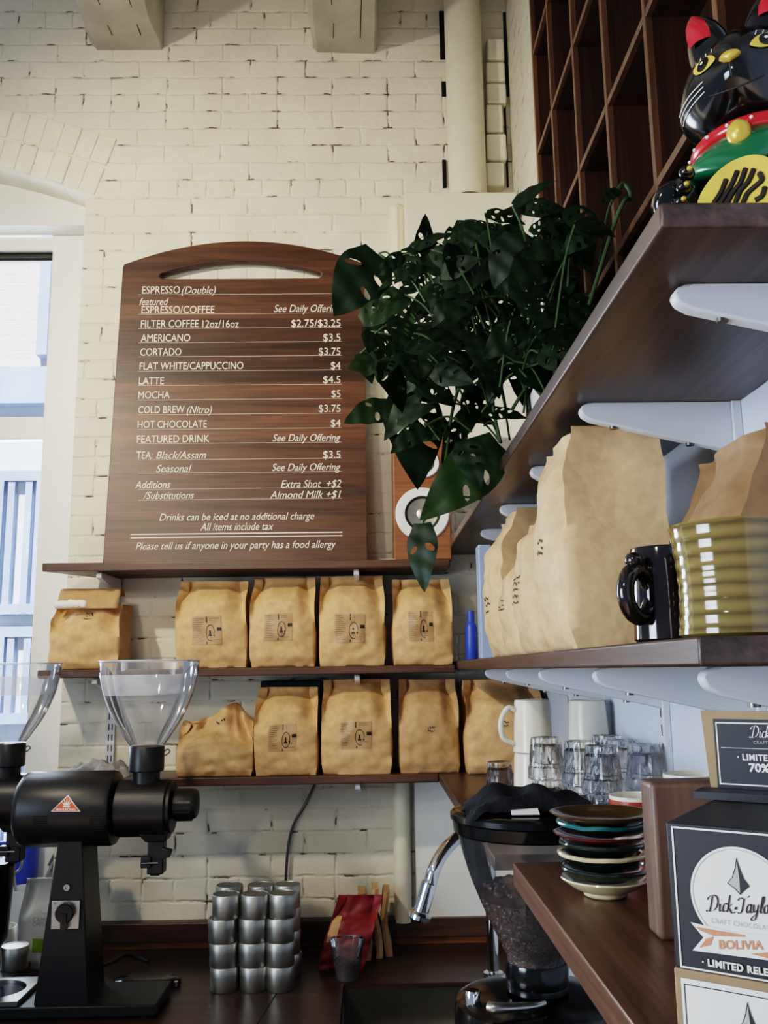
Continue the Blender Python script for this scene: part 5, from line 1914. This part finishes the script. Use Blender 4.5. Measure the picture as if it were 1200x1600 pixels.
def htxt(b, s_, px0, px1, py, cap, bold=0.0, space=1.0):
    u0, v0_ = HF(px0, py)
    u1, _ = HF(px1, py)
    vt = HF(px0, py - cap)[1]
    b.text(s_, (vt - v0_) / .70, lambda a_, c_: hface(u0 + a_, v0_ + c_, .0012), width=u1 - u0, bold=bold, space=space)


htxt(b, '\u00b7 LIMITED RELEASE \u00b7', 1153, 1276, 1187, 9.5, .0002, 1.1)
htxt(b, '70%', 1171, 1204, 1205, 12.5, .0003)
su, sz = HF(1174, 1152)
xh = HF(1174, 1142)[1] - sz
script(b, 'Dick.Taylor', su, sz, xh, .0013, xh * .08, width=HF(1252, 1152)[0] - su)
b.build('header_lettering', M['white_label'], hd_, smooth=False, normals=False)
b = MB()
htxt(b, 'CRAFT CHOCOLATE', 1178, 1250, 1162, 4.5, 0, 1.15)
htxt(b, 'ALC 72% BOLIVIA', 1191, 1240, 1217, 4.5, 0, 1.1) if False else None
b.build('header_small_lettering', M['grey_print'], hd_, smooth=False, normals=False)
face = _f
# ledge in front of the header
b = MB()
bbox(b, hu0 - .006, Wd, hv - .03, hv - .001, zA1 + .0004, zA1 + .006)
b.build('folded_flap', M['card_black'], bx)
# lower carton: white front with kraft edge
lx = thing('chocolate_box', 'kraft carton with a white front panel, under the black printed carton', 'box', bp(uc, Dp / 2, BARZ + .0006), BA)
bbox(MB(), -.001, Wd + .001, 0, Dp, BARZ + .0006, zA0).build('carton', M['card'], lx, bevel=.001)
b = MB()
w0, wz1 = FP(1064, 1527)
zlo = BARZ + .006
b.b.faces.new([b.b.verts.new(face(u, v, .0006)) for u, v in ((w0, zlo), (Wd - w0, zlo), (Wd - w0, wz1), (w0, wz1))])
wp_ = b.build('front_panel', M['card_white'], lx, smooth=False, normals=False)
b = MB()
w1, wz2 = FP(1069, 1536)
frame_px(b, [(w1, zlo + .005), (Wd - w1, zlo + .005), (Wd - w1, wz2), (w1, wz2)], .0006, .001)
b.build('border_line', M['card_black'], wp_, smooth=False, normals=False)
eu, ez = FP(1168, 1565)
emblem(wp_, eu, ez, eh)
MB.build = _bb

# ------------------------------------------------------------------ lucky cat
CY = .84
ca = math.radians(-38)
hq = W(1160, 128, CY)                 # centre of the head
cat = thing('lucky_cat', 'glossy black beckoning cat figurine with red collar on the upper side shelf', 'figurine', (hq.x + .008, CY, USZ + .0006), ca)
HZ = hq.z - USZ - .013
r = .066
hr_ = Vector((r * 1.04, r * .96, r * .98))


def head_r(d):
    """surface point of the head along the direction d (cat frame, face to -Y)"""
    d = d.normalized()
    p = Vector((d.x * hr_.x, d.y * hr_.y, d.z * hr_.z))
    ch = math.exp(-((d.z + .35) / .35) ** 2) * abs(d.x) ** 1.5
    p.x *= 1 + .1 * ch
    mz = math.exp(-((d.x) / .38) ** 2 - ((d.z + .28) / .3) ** 2) * (1 if d.y < 0 else 0)
    p.y -= .012 * mz
    nb = math.exp(-((d.x) / .16) ** 2 - ((d.z - .1) / .35) ** 2) * (1 if d.y < 0 else 0)
    p.y -= .006 * nb
    return p + Vector((0, 0, HZ))


def hpt(ax, el, off=0.0):
    a_, e_ = math.radians(ax), math.radians(el)
    d = Vector((math.sin(a_) * math.cos(e_), -math.cos(a_) * math.cos(e_), math.sin(e_)))
    p = head_r(d)
    return p + (p - Vector((0, 0, HZ))).normalized() * off


b = MB()
# body and head turned as one outline, then shaped
prof = [(0, 0), (.058, 0), (.06, .012), (.066, .04), (.064, .07), (.058, .1), (.05, HZ - .065), (.047, HZ - .05)]
b.lathe(prof, (0, .012, 0), 44)
us, vs_ = 48, 32
rows = []
for j in range(1, vs_):
    e_ = -90 + 180 * j / vs_
    rows.append([hpt(360 * i / us, e_) for i in range(us)])
gg = b.grid(rows, wrap=True)
b.b.faces.new(gg[0][::-1])
b.b.faces.new(gg[-1])
b.build('body', M['cat_black'], cat, local=True, angle=60)
for s_ in (-1, 1):
    # ear: a rounded triangular cone, inner face red
    base = [hpt(s_ * (47 + 38 * math.cos(q * PI / 12)), 46 + 17 * math.sin(q * PI / 12), -.004) for q in range(24)]
    cen = sum((p for p in base), Vector()) / 24
    tip = cen + Vector((s_ * .016, -.006, .05))
    b = MB()
    rows = []
    for t in (0, .25, .5, .72, .88, .97, 1):
        kq = (1 - t ** 2.4)
        rows.append([cen + (tip - cen) * t + (p - cen) * max(kq, .02) for p in base])
    gg = b.grid(rows, wrap=True)
    b.b.faces.new(gg[-1])
    e_o = b.build('ear', M['cat_black'], cat, local=True, angle=70)
    b = MB()
    fr = [(p - cen) for p in base]
    left, right = Vector((-.017, 0, 0)), Vector((.017, 0, 0))
    rows = []
    for t in (.12, .35, .6, .8, .93):
        kq = 1 - t ** 2.4
        row = []
        for q in range(7):
            f_ = -1 + q / 3
            c_ = cen + (tip - cen) * t
            hw = max((p - cen).dot(Vector((1, 0, 0))) for p in base) * kq * .78
            hd_y = min((p - cen).y for p in base) * kq
            row.append(c_ + Vector((f_ * hw, hd_y * math.sqrt(max(0, 1 - (f_ * .78) ** 2)) - .0012, (0 if True else 0))))
        rows.append(row)
    b.grid(rows)
    b.build('inner_ear', M['ear_red'], e_o, local=True, normals=False)
    # eye
    az, el = s_ * 27, 12

    def eye_disc(ra, rb_, off, dx=0, dy=0, rot=0, pt=0):
        bb_ = MB()
        vs2 = [bb_.b.verts.new(hpt(az + dx, el + dy, off))]
        ring = []
        for q in range(24):
            a_ = q * PI / 12
            x_, y_ = ra * math.cos(a_), rb_ * math.sin(a_) * (1 - pt * abs(math.cos(a_)) ** 3)
            x2, y2 = x_ * math.cos(rot) - y_ * math.sin(rot), x_ * math.sin(rot) + y_ * math.cos(rot)
            ring.append(bb_.b.verts.new(hpt(az + dx + x2, el + dy + y2, off)))
        for q in range(24):
            bb_.b.faces.new((vs2[0], ring[q], ring[(q + 1) % 24]))
        return bb_
    ey = eye_disc(13.5, 8.2, .0010, rot=s_ * .28, pt=.45).build('eye', M['yellow'], cat, local=True)
    eye_disc(6, 7, .0018, dx=0, dy=.3).build('pupil', M['cat_black'], ey, local=True)
    eye_disc(1.4, 1.6, .0026, dx=-.5, dy=1.2).build('glint', M['white_gloss'], ey, local=True)
    b = MB()
    for q in range(4):
        a0 = az + s_ * (-8 + q * 6)
        b.tube([hpt(a0, el + 8.5 - q * .6, .001), hpt(a0 + s_ * 1.5, el + 13.5 - q, .001)], .0005, 6)
    b.build('lashes', M['white_gloss'], ey, local=True)
    b = MB()
    for q in range(3):
        b.tube([hpt(s_ * (27 + i * 6), -7 - q * 5 - i * .5 + (3 if i < 3 else 3 - (i - 3)) * .4, .0008) for i in range(8)], .0006, 6)
    b.build('whiskers', M['white_gloss'], cat, local=True)
b = MB()
b.ell(hpt(0, -2, .0), (.0105, .006, .0065), None, 20, 12, lambda c_: Vector((c_.x * (1 if c_.z > 0 else max(.15, 1 + c_.z * .9)), c_.y, c_.z)))
b.build('nose', M['gold'], cat, local=True)
b = MB()
b.tube([hpt(0, -10, .0006), hpt(0, -20, .0006)], .0008, 6)
b.tube([hpt(a_ * 1.0, -28 + 6 * abs(a_ / 24) ** 2, .0004) for a_ in range(-24, 25, 6)], .0008, 6)
b.build('mouth', M['ink'], cat, local=True)
# collar, spots, bell, bib
zc2 = HZ - .066
cr2 = .058
b = MB().tube([(cr2 * math.cos(q * PI / 24), .004 + cr2 * math.sin(q * PI / 24), zc2) for q in range(48)], .0085, 14, closed=True)
col_ = b.build('collar', M['red'], cat, local=True)
b = MB()
for q in range(18):
    a_ = q * PI / 9
    b.ell((cr2 * 1.145 * math.cos(a_), .004 + cr2 * 1.145 * math.sin(a_), zc2 + .001), (.0019, .0019, .0019), None, 10, 8)
b.build('collar_spots', M['white_gloss'], col_, local=True)
b = MB().ell((0, -.066, zc2 - .014), (.0115, .010, .0135))
b.build('bell', M['gold'], cat, local=True)
rows = []
for j in range(9):
    t = j / 8
    zq = zc2 - .004 - .05 * t
    rows.append([Vector(((.06 + .022 * math.sin(t * 1.4)) * math.sin(a_) * (1 - .55 * t ** 3), .006 - (.06 + .024 * math.sin(t * 1.5)) * math.cos(a_), zq + .028 * t * abs(a_ / 1.35) ** 2)) for a_ in [-1.35 + 2.7 * i / 20 for i in range(21)]])
b = MB()
b.grid(rows)
b.build('bib', M['green'], cat, local=True, solid=.004)
# koban coin held against the chest
cz_ = .018
crot = Matrix.Rotation(math.radians(-14), 4, 'X')
cm = Matrix.Translation((.002, -.094, cz_)) @ crot @ Matrix.Rotation(math.radians(12), 4, 'Y')


def coin(u, v, o_):
    p_ = cm @ Vector((u * .04, -o_, v * .05))
    p_.z = max(p_.z, .003)
    return p_


b = MB()
rows = []
for (s_, o_) in ((0, .006), (.8, .0062), (.9, .0075), (.97, .0075), (1, .004), (1, -.004)):
    rows.append([coin(max(s_, .001) * math.cos(q * PI / 24), max(s_, .001) * math.sin(q * PI / 24), o_) for q in range(48)])
gg = b.grid(rows, wrap=True)
b.b.faces.new(gg[-1])
cn_ = b.build('coin', M['yellow'], cat, local=True)
b = MB()
chars = [[(-.45, .55), (-.5, .25), (-.62, .0)], [(-.2, .72), (-.28, .35), (-.45, -.05)], [(0, .75), (-.05, .4), (-.2, .15), (-.3, -.2)], [(.22, .7), (.15, .4), (0, .2), (-.05, -.1)],
         [(.4, .58), (.5, .4), (.35, .25), (.2, .1), (.15, -.15)], [(-.6, -.1), (-.4, -.2), (-.3, -.4), (-.5, -.55)], [(-.1, -.25), (-.2, -.5), (-.35, -.7)], [(.1, -.2), (0, -.45), (-.1, -.75)],
         [(.3, -.2), (.5, -.25), (.55, -.45), (.35, -.5), (.3, -.35)], [(.25, -.55), (.2, -.8)], [(.62, .2), (.6, 0), (.45, -.08)]]
for c_ in chars:
    b.tube(bez([coin(u * .9, v * .9, .0068) for u, v in c_], 5), .0026, 8)
b.build('coin_characters', M['ink'], cn_, local=True)
# paws: left paw holds the coin, right foreleg raised beside the head
b = MB()
b.tube(bez([(-.05, .0, .09), (-.068, -.03, .07), (-.066, -.07, .05), (-.054, -.09, .04)], 6), [.024, .0245, .025, .025, .025, .025, .0245, .0245, .024, .024, .0235, .0235, .023, .023, .0235, .0235, .024, .022, .018], 16)
for q in range(4):
    b.ell((-.04 - .005 * q, -.108 + .004 * q, .058 - .012 * q), (.0075, .009, .0065), None, 14, 10)
fp = b.build('foreleg', M['cat_black'], cat, local=True)
b = MB()
for q in range(4):
    b.ell((-.035 - .005 * q, -.1155 + .004 * q, .058 - .012 * q), (.0026, .0026, .0026), None, 10, 8)
b.build('claws', M['gold'], fp, local=True)
b = MB()
b.tube(bez([(.055, .0, .09), (.075, -.02, .11), (.085, -.035, .16), (.085, -.045, .21), (.085, -.06, .235)], 6), .02, 16)
b.ell((.085, -.062, .24), (.024, .024, .024), None, 20, 14)
b.build('raised_foreleg', M['cat_black'], cat, local=True)
for s_ in (-1, 1):
    b = MB().ell((s_ * .055, -.068, .017), (.026, .038, .017), None, 24, 14)
    b.build('foot', M['cat_black'], cat, local=True)

# ------------------------------------------------------------------ trailing plant
PX_, PY_ = .352, 1.6
pl = thing('trailing_plant', 'big trailing plant with holed dark green leaves hanging off the upper side shelf', 'potted plant', (PX_, PY_, USZ + .0006))
MB().lathe([(0, 0), (.042, 0), (.05, .05), (.053, .05), (.053, .06), (.048, .06), (.047, .052), (0, .05)], (PX_, PY_, USZ + .0006), 40).build('pot', M['terracotta'], pl)
MB().lathe([(0, .056), (.03, .057), (.0468, .054)], (PX_, PY_, USZ + .0006), 28).build('soil', M['soil'], pl)


def leaf_template(seed, holes):
    rr = random.Random(seed)
    n = 30
    out = []
    for i in range(n):
        t = i / n
        # heart base at 0, tip at 1; goes up the right side and back on the left
        s_ = t * 2 if t < .5 else 2 - t * 2
        w = (math.sin(PI * s_ ** .72) ** .8) * .33 * (1 - .25 * s_)
        side = 1 if t < .5 else -1
        y = s_ - (.06 * math.exp(-((s_ - .05) / .06) ** 2))
        out.append((side * w if 0 < i else 0, y if i else 0.02))
    V, E_, holes_l = list(out), [(i, (i + 1) % n) for i in range(n)], []
    for k_ in range(holes):
        side = 1 if k_ % 2 else -1
        cy_ = .2 + .52 * (k_ // 2 + rr.uniform(.1, .5)) / max(1, (holes + 1) // 2)
        wl = (math.sin(PI * cy_ ** .72) ** .8) * .33 * (1 - .25 * cy_)
        cx_ = side * wl * rr.uniform(.42, .55)
        ra, rb_ = wl * rr.uniform(.26, .36), rr.uniform(.028, .05)
        ang = side * .5
        base = len(V)
        lp_ = []
        for q in range(10):
            a_ = q * PI / 5
            x_, y_ = ra * math.cos(a_), rb_ * math.sin(a_)
            lp_.append((cx_ + x_ * math.cos(ang) - y_ * math.sin(ang), cy_ + x_ * math.sin(ang) + y_ * math.cos(ang)))
        V += lp_
        E_ += [(base + q, base + (q + 1) % 10) for q in range(10)]
        holes_l.append((cx_, cy_, ra, rb_, ang))
    for j in range(1, 16):
        y = j / 16
        w = (math.sin(PI * y ** .72) ** .8) * .33 * (1 - .25 * y)
        for q in range(-3, 4):
            x = w * q / 3.6
            if all(((((x - h[0]) * math.cos(h[4]) + (y - h[1]) * math.sin(h[4])) / (h[2] * 1.15)) ** 2 + ((-(x - h[0]) * math.sin(h[4]) + (y - h[1]) * math.cos(h[4])) / (h[3] * 1.15)) ** 2) > 1 for h in holes_l):
                V.append((x, y))
    vv, ee, ff, *_ = delaunay_2d_cdt([Vector(v) for v in V], E_, [], 1, 1e-6)
    tri_ = []
    for f_ in ff:
        c_ = sum((vv[i] for i in f_), Vector((0, 0))) / len(f_)
        if any(((((c_.x - h[0]) * math.cos(h[4]) + (c_.y - h[1]) * math.sin(h[4])) / h[2]) ** 2 + ((-(c_.x - h[0]) * math.sin(h[4]) + (c_.y - h[1]) * math.cos(h[4])) / h[3]) ** 2) < .95 for h in holes_l):
            continue
        tri_.append(list(f_))
    return [(v.x, v.y) for v in vv], tri_


LT = [leaf_template(1, 6), leaf_template(2, 3), leaf_template(5, 2), leaf_template(8, 0), leaf_template(9, 5)]
lr = random.Random(12)


def add_leaf(b, base, tip, nrm_, tpl, droop=.12, fold=.18, wid=1.0):
    base, tip = Vector(base), Vector(tip)
    L = (tip - base).length
    ay = (tip - base).normalized()
    nz_ = Vector(nrm_)
    nz_ = (nz_ - ay * nz_.dot(ay)).normalized()
    ax_ = ay.cross(nz_)
    V, T_ = LT[tpl]
    vs3 = []
    for (x, y) in V:
        wv = .012 * math.sin(y * 21 + x * 9)
        zz_ = fold * abs(x) - droop * (y - .0) * (y - 1.0) * 1.6 + wv - abs(x) ** 2 * .6
        vs3.append(b.b.verts.new(base + ax_ * x * L * wid + ay * y * L + nz_ * zz_ * L))
    for f_ in T_:
        b.b.faces.new([vs3[i] for i in f_])


crown = Vector((PX_, PY_, USZ + .06))
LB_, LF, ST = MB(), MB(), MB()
CAMV = Vector((0, -1, -.15))


def stem_to(p, m_=None, r_=.0028):
    p = Vector(p)
    st = crown + Vector((lr.uniform(-.05, .05), lr.uniform(-.05, .05), -.01))
    mid = m_ if m_ else (st + p) / 2 + Vector((lr.uniform(-.05, .02), lr.uniform(-.05, .05), .06 + lr.uniform(0, .09)))
    ST.tube(bez([st, mid, p], 8), r_, 6)


def petiole(p):
    p = Vector(p)
    d_ = (crown + Vector((lr.uniform(-.12, .02), lr.uniform(-.1, .2), lr.uniform(-.1, .15))) - p)
    L_ = min(d_.length, lr.uniform(.08, .2))
    e_ = p + d_.normalized() * L_
    if e_.x > .24:
        e_.z = max(e_.z, USZ + .05)
    ST.tube(bez([e_, (e_ + p) / 2 + Vector((0, 0, .025)), p], 6), .0022, 6)


named = [  # base px, tip px, distance, template, width, turn of the leaf plane, bright
    ((592, 396), (521, 495), 1.98, 1, 1.15, (.1, -1, -.2), 0), ((659, 425), (664, 334), 2.0, 4, .75, (.5, -1, 0), 0), ((668, 420), (668, 362), 2.0, 3, .5, (-.7, -1, 0), 0),
    ((700, 540), (541, 578), 1.95, 0, .95, (0, -1, .35), 0), ((612, 634), (537, 662), 1.9, 2, 1.1, (0, -1, .5), 0), ((640, 602), (652, 766), 1.86, 0, .95, (.25, -1, 0), 0),
    ((782, 692), (655, 814), 1.72, 1, .8, (.25, -1, .1), 1), ((660, 816), (664, 926), 1.76, 2, .75, (-.4, -1, .1), 0),
    ((880, 330), (779, 336), 1.72, 1, 1.25, (0, -.8, .75), 0), ((812, 352), (757, 393), 1.75, 3, .7, (0, -1, .4), 0), ((855, 312), (795, 328), 1.7, 2, .8, (.2, -.7, .8), 0),
    ((770, 412), (712, 486), 1.86, 3, 1.5, (0, -1, .3), 0), ((966, 296), (940, 318), 1.35, 3, .7, (0, -1, .3), 0), ((800, 385), (915, 405), 1.7, 2, 1.0, (0, -.8, .6), 0),
    ((596, 470), (575, 525), 1.95, 1, 1.1, (.2, -1, .3), 0), ((640, 428), (590, 455), 1.97, 0, .8, (0, -.7, .8), 0), ((705, 432), (620, 520), 1.9, 3, .5, (.6, -1, .4), 1),
    ((690, 580), (600, 690), 1.84, 4, .7, (-.3, -1, .2), 0), ((742, 600), (720, 690), 1.78, 2, .7, (.6, -1, 0), 1), ((850, 420), (905, 480), 1.6, 1, 1.1, (0, -1, .4), 0),
    ((760, 520), (700, 600), 1.82, 4, .8, (.2, -1, .4), 0), ((820, 500), (860, 590), 1.65, 0, .9, (-.2, -1, .3), 0), ((720, 660), (690, 740), 1.78, 4, .7, (.3, -1, 0), 0),
    ((690, 760), (755, 712), 1.74, 2, .8, (0, -1, .4), 0), ((610, 560), (570, 590), 1.9, 3, .8, (0, -.8, .6), 0), ((900, 345), (962, 372), 1.36, 1, 1.1, (0, -.8, .6), 0)]
for (pb_, pt_, Y, tp_, wd_, nn, br) in named:
    a_, t_ = W(*pb_, Y), W(*pt_, Y - .02)
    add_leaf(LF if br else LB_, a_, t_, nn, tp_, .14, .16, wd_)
    petiole(a_)
n_fill = 0
while n_fill < 180:
    px, py = lr.uniform(555, 985), lr.uniform(318, 700)
    edge = 935 - (py - 480) * .62 if py > 330 else 960
    lo_x = 560 + max(0, (430 - py)) * 1.9 + max(0, (py - 600)) * .9
    if px > edge - 12 or px < lo_x:
        continue
    if px < 615 and py < 500:
        continue
    if py > 570 and lr.random() < .7:
        continue
    Y = lr.uniform(1.62, 2.02) if px < 800 else lr.uniform(1.45, 1.75)
    if px > 880:
        Y = lr.uniform(1.4, 1.55)
    p = W(px, py, Y)
    if p.x > .40 or (p.x > .235 and p.z < USZ + .06):
        continue
    L = lr.uniform(.06, .115)
    ang = lr.uniform(-2.6, .5)
    tipv = p + Vector((math.cos(ang) * L, lr.uniform(-.05, .02), math.sin(ang) * L))
    if tipv.x > .405 or (tipv.x > .235 and tipv.z < USZ + .04):
        continue
    add_leaf(LF if lr.random() < .07 else LB_, p, tipv, (lr.uniform(-.5, .5), -1, lr.uniform(-.1, .9)), lr.choice((0, 1, 2, 3, 4, 4)), .16, .16, lr.uniform(.75, 1.1))
    if lr.random() < .5:
        petiole(p)
    n_fill += 1
for P_ in (([crown, W(800, 470, 1.7), W(690, 500, 1.85), W(640, 600, 1.86)]), ([crown, W(820, 520, 1.66), W(720, 600, 1.78), W(690, 760, 1.74), W(660, 816, 1.76)]), ([crown, W(790, 560, 1.68), W(770, 620, 1.7), W(782, 692, 1.72)]),
           ([crown, W(740, 430, 1.8), W(660, 425, 2.0), W(605, 405, 1.98), W(592, 396, 1.98)]), ([crown, W(860, 480, 1.6), W(845, 560, 1.62), W(800, 640, 1.7)]), ([crown, W(960, 350, 1.36), W(985, 310, 1.35), W(975, 287, 1.35), W(966, 296, 1.35)])):
    ST.tube(bez(P_, 10), .0036, 8)
ST.build('stems', M['stem'], pl)
LB_.build('foliage', M['leaf'], pl, normals=False, angle=80)
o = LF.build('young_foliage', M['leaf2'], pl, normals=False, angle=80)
# ------------------------------------------------------------------ light
wd = bpy.data.worlds.new('world')
scene.world = wd
wd.use_nodes = True
bg = wd.node_tree.nodes['Background']
bg.inputs['Color'].default_value = (.60, .76, 1.0, 1)
bg.inputs['Strength'].default_value = .3


def lamp(name, typ, loc, power, col, size=.1, target=None, spot=None, blend=.4):
    l = bpy.data.lights.new(name, typ)
    l.energy = power
    l.color = col
    if typ == 'AREA':
        l.size = size
    elif typ in ('POINT', 'SPOT'):
        l.shadow_soft_size = size
    if spot:
        l.spot_size = math.radians(spot)
        l.spot_blend = blend
    o = bpy.data.objects.new(name, l)
    COL.objects.link(o)
    o.location = loc
    if target is not None:
        o.rotation_euler = (Vector(target) - Vector(loc)).to_track_quat('-Z', 'Y').to_euler()
    return o


WARM = (1.0, .86, .67)
lamp('track_lamp', 'SPOT', (-1.05, .75, z(.9)), 30, WARM, .05, (-.5, 3, z(.85)), 90, 1.0)
lamp('ceiling_spot', 'SPOT', (-1.7, .95, z(1.7)), 150, WARM, .05, (-.4, 3, z(.88)), 88, 1.0)
lamp('pendant_lamp', 'SPOT', (-.85, -.45, z(1.0)), 27, WARM, .07, (.2, 1.9, z(.2)), 80, .9)
s = lamp('sun', 'SUN', (0, -4, 9), 14.0, (1, .97, .93))
s.data.angle = .03
s.rotation_euler = (math.radians(35), 0, math.radians(-12))
lamp('sky_window', 'AREA', (-1.8, 3.9, z(.6)), 130, (.80, .89, 1.0), 1.5, (-.6, 1.2, z(-.1)))
sf = lamp('shop_front', 'AREA', (-2.9, -.2, z(.15)), 17, (.76, .87, 1.0), 1.5, (.5, 1.2, z(0)))
sf.data.spread = math.radians(70)
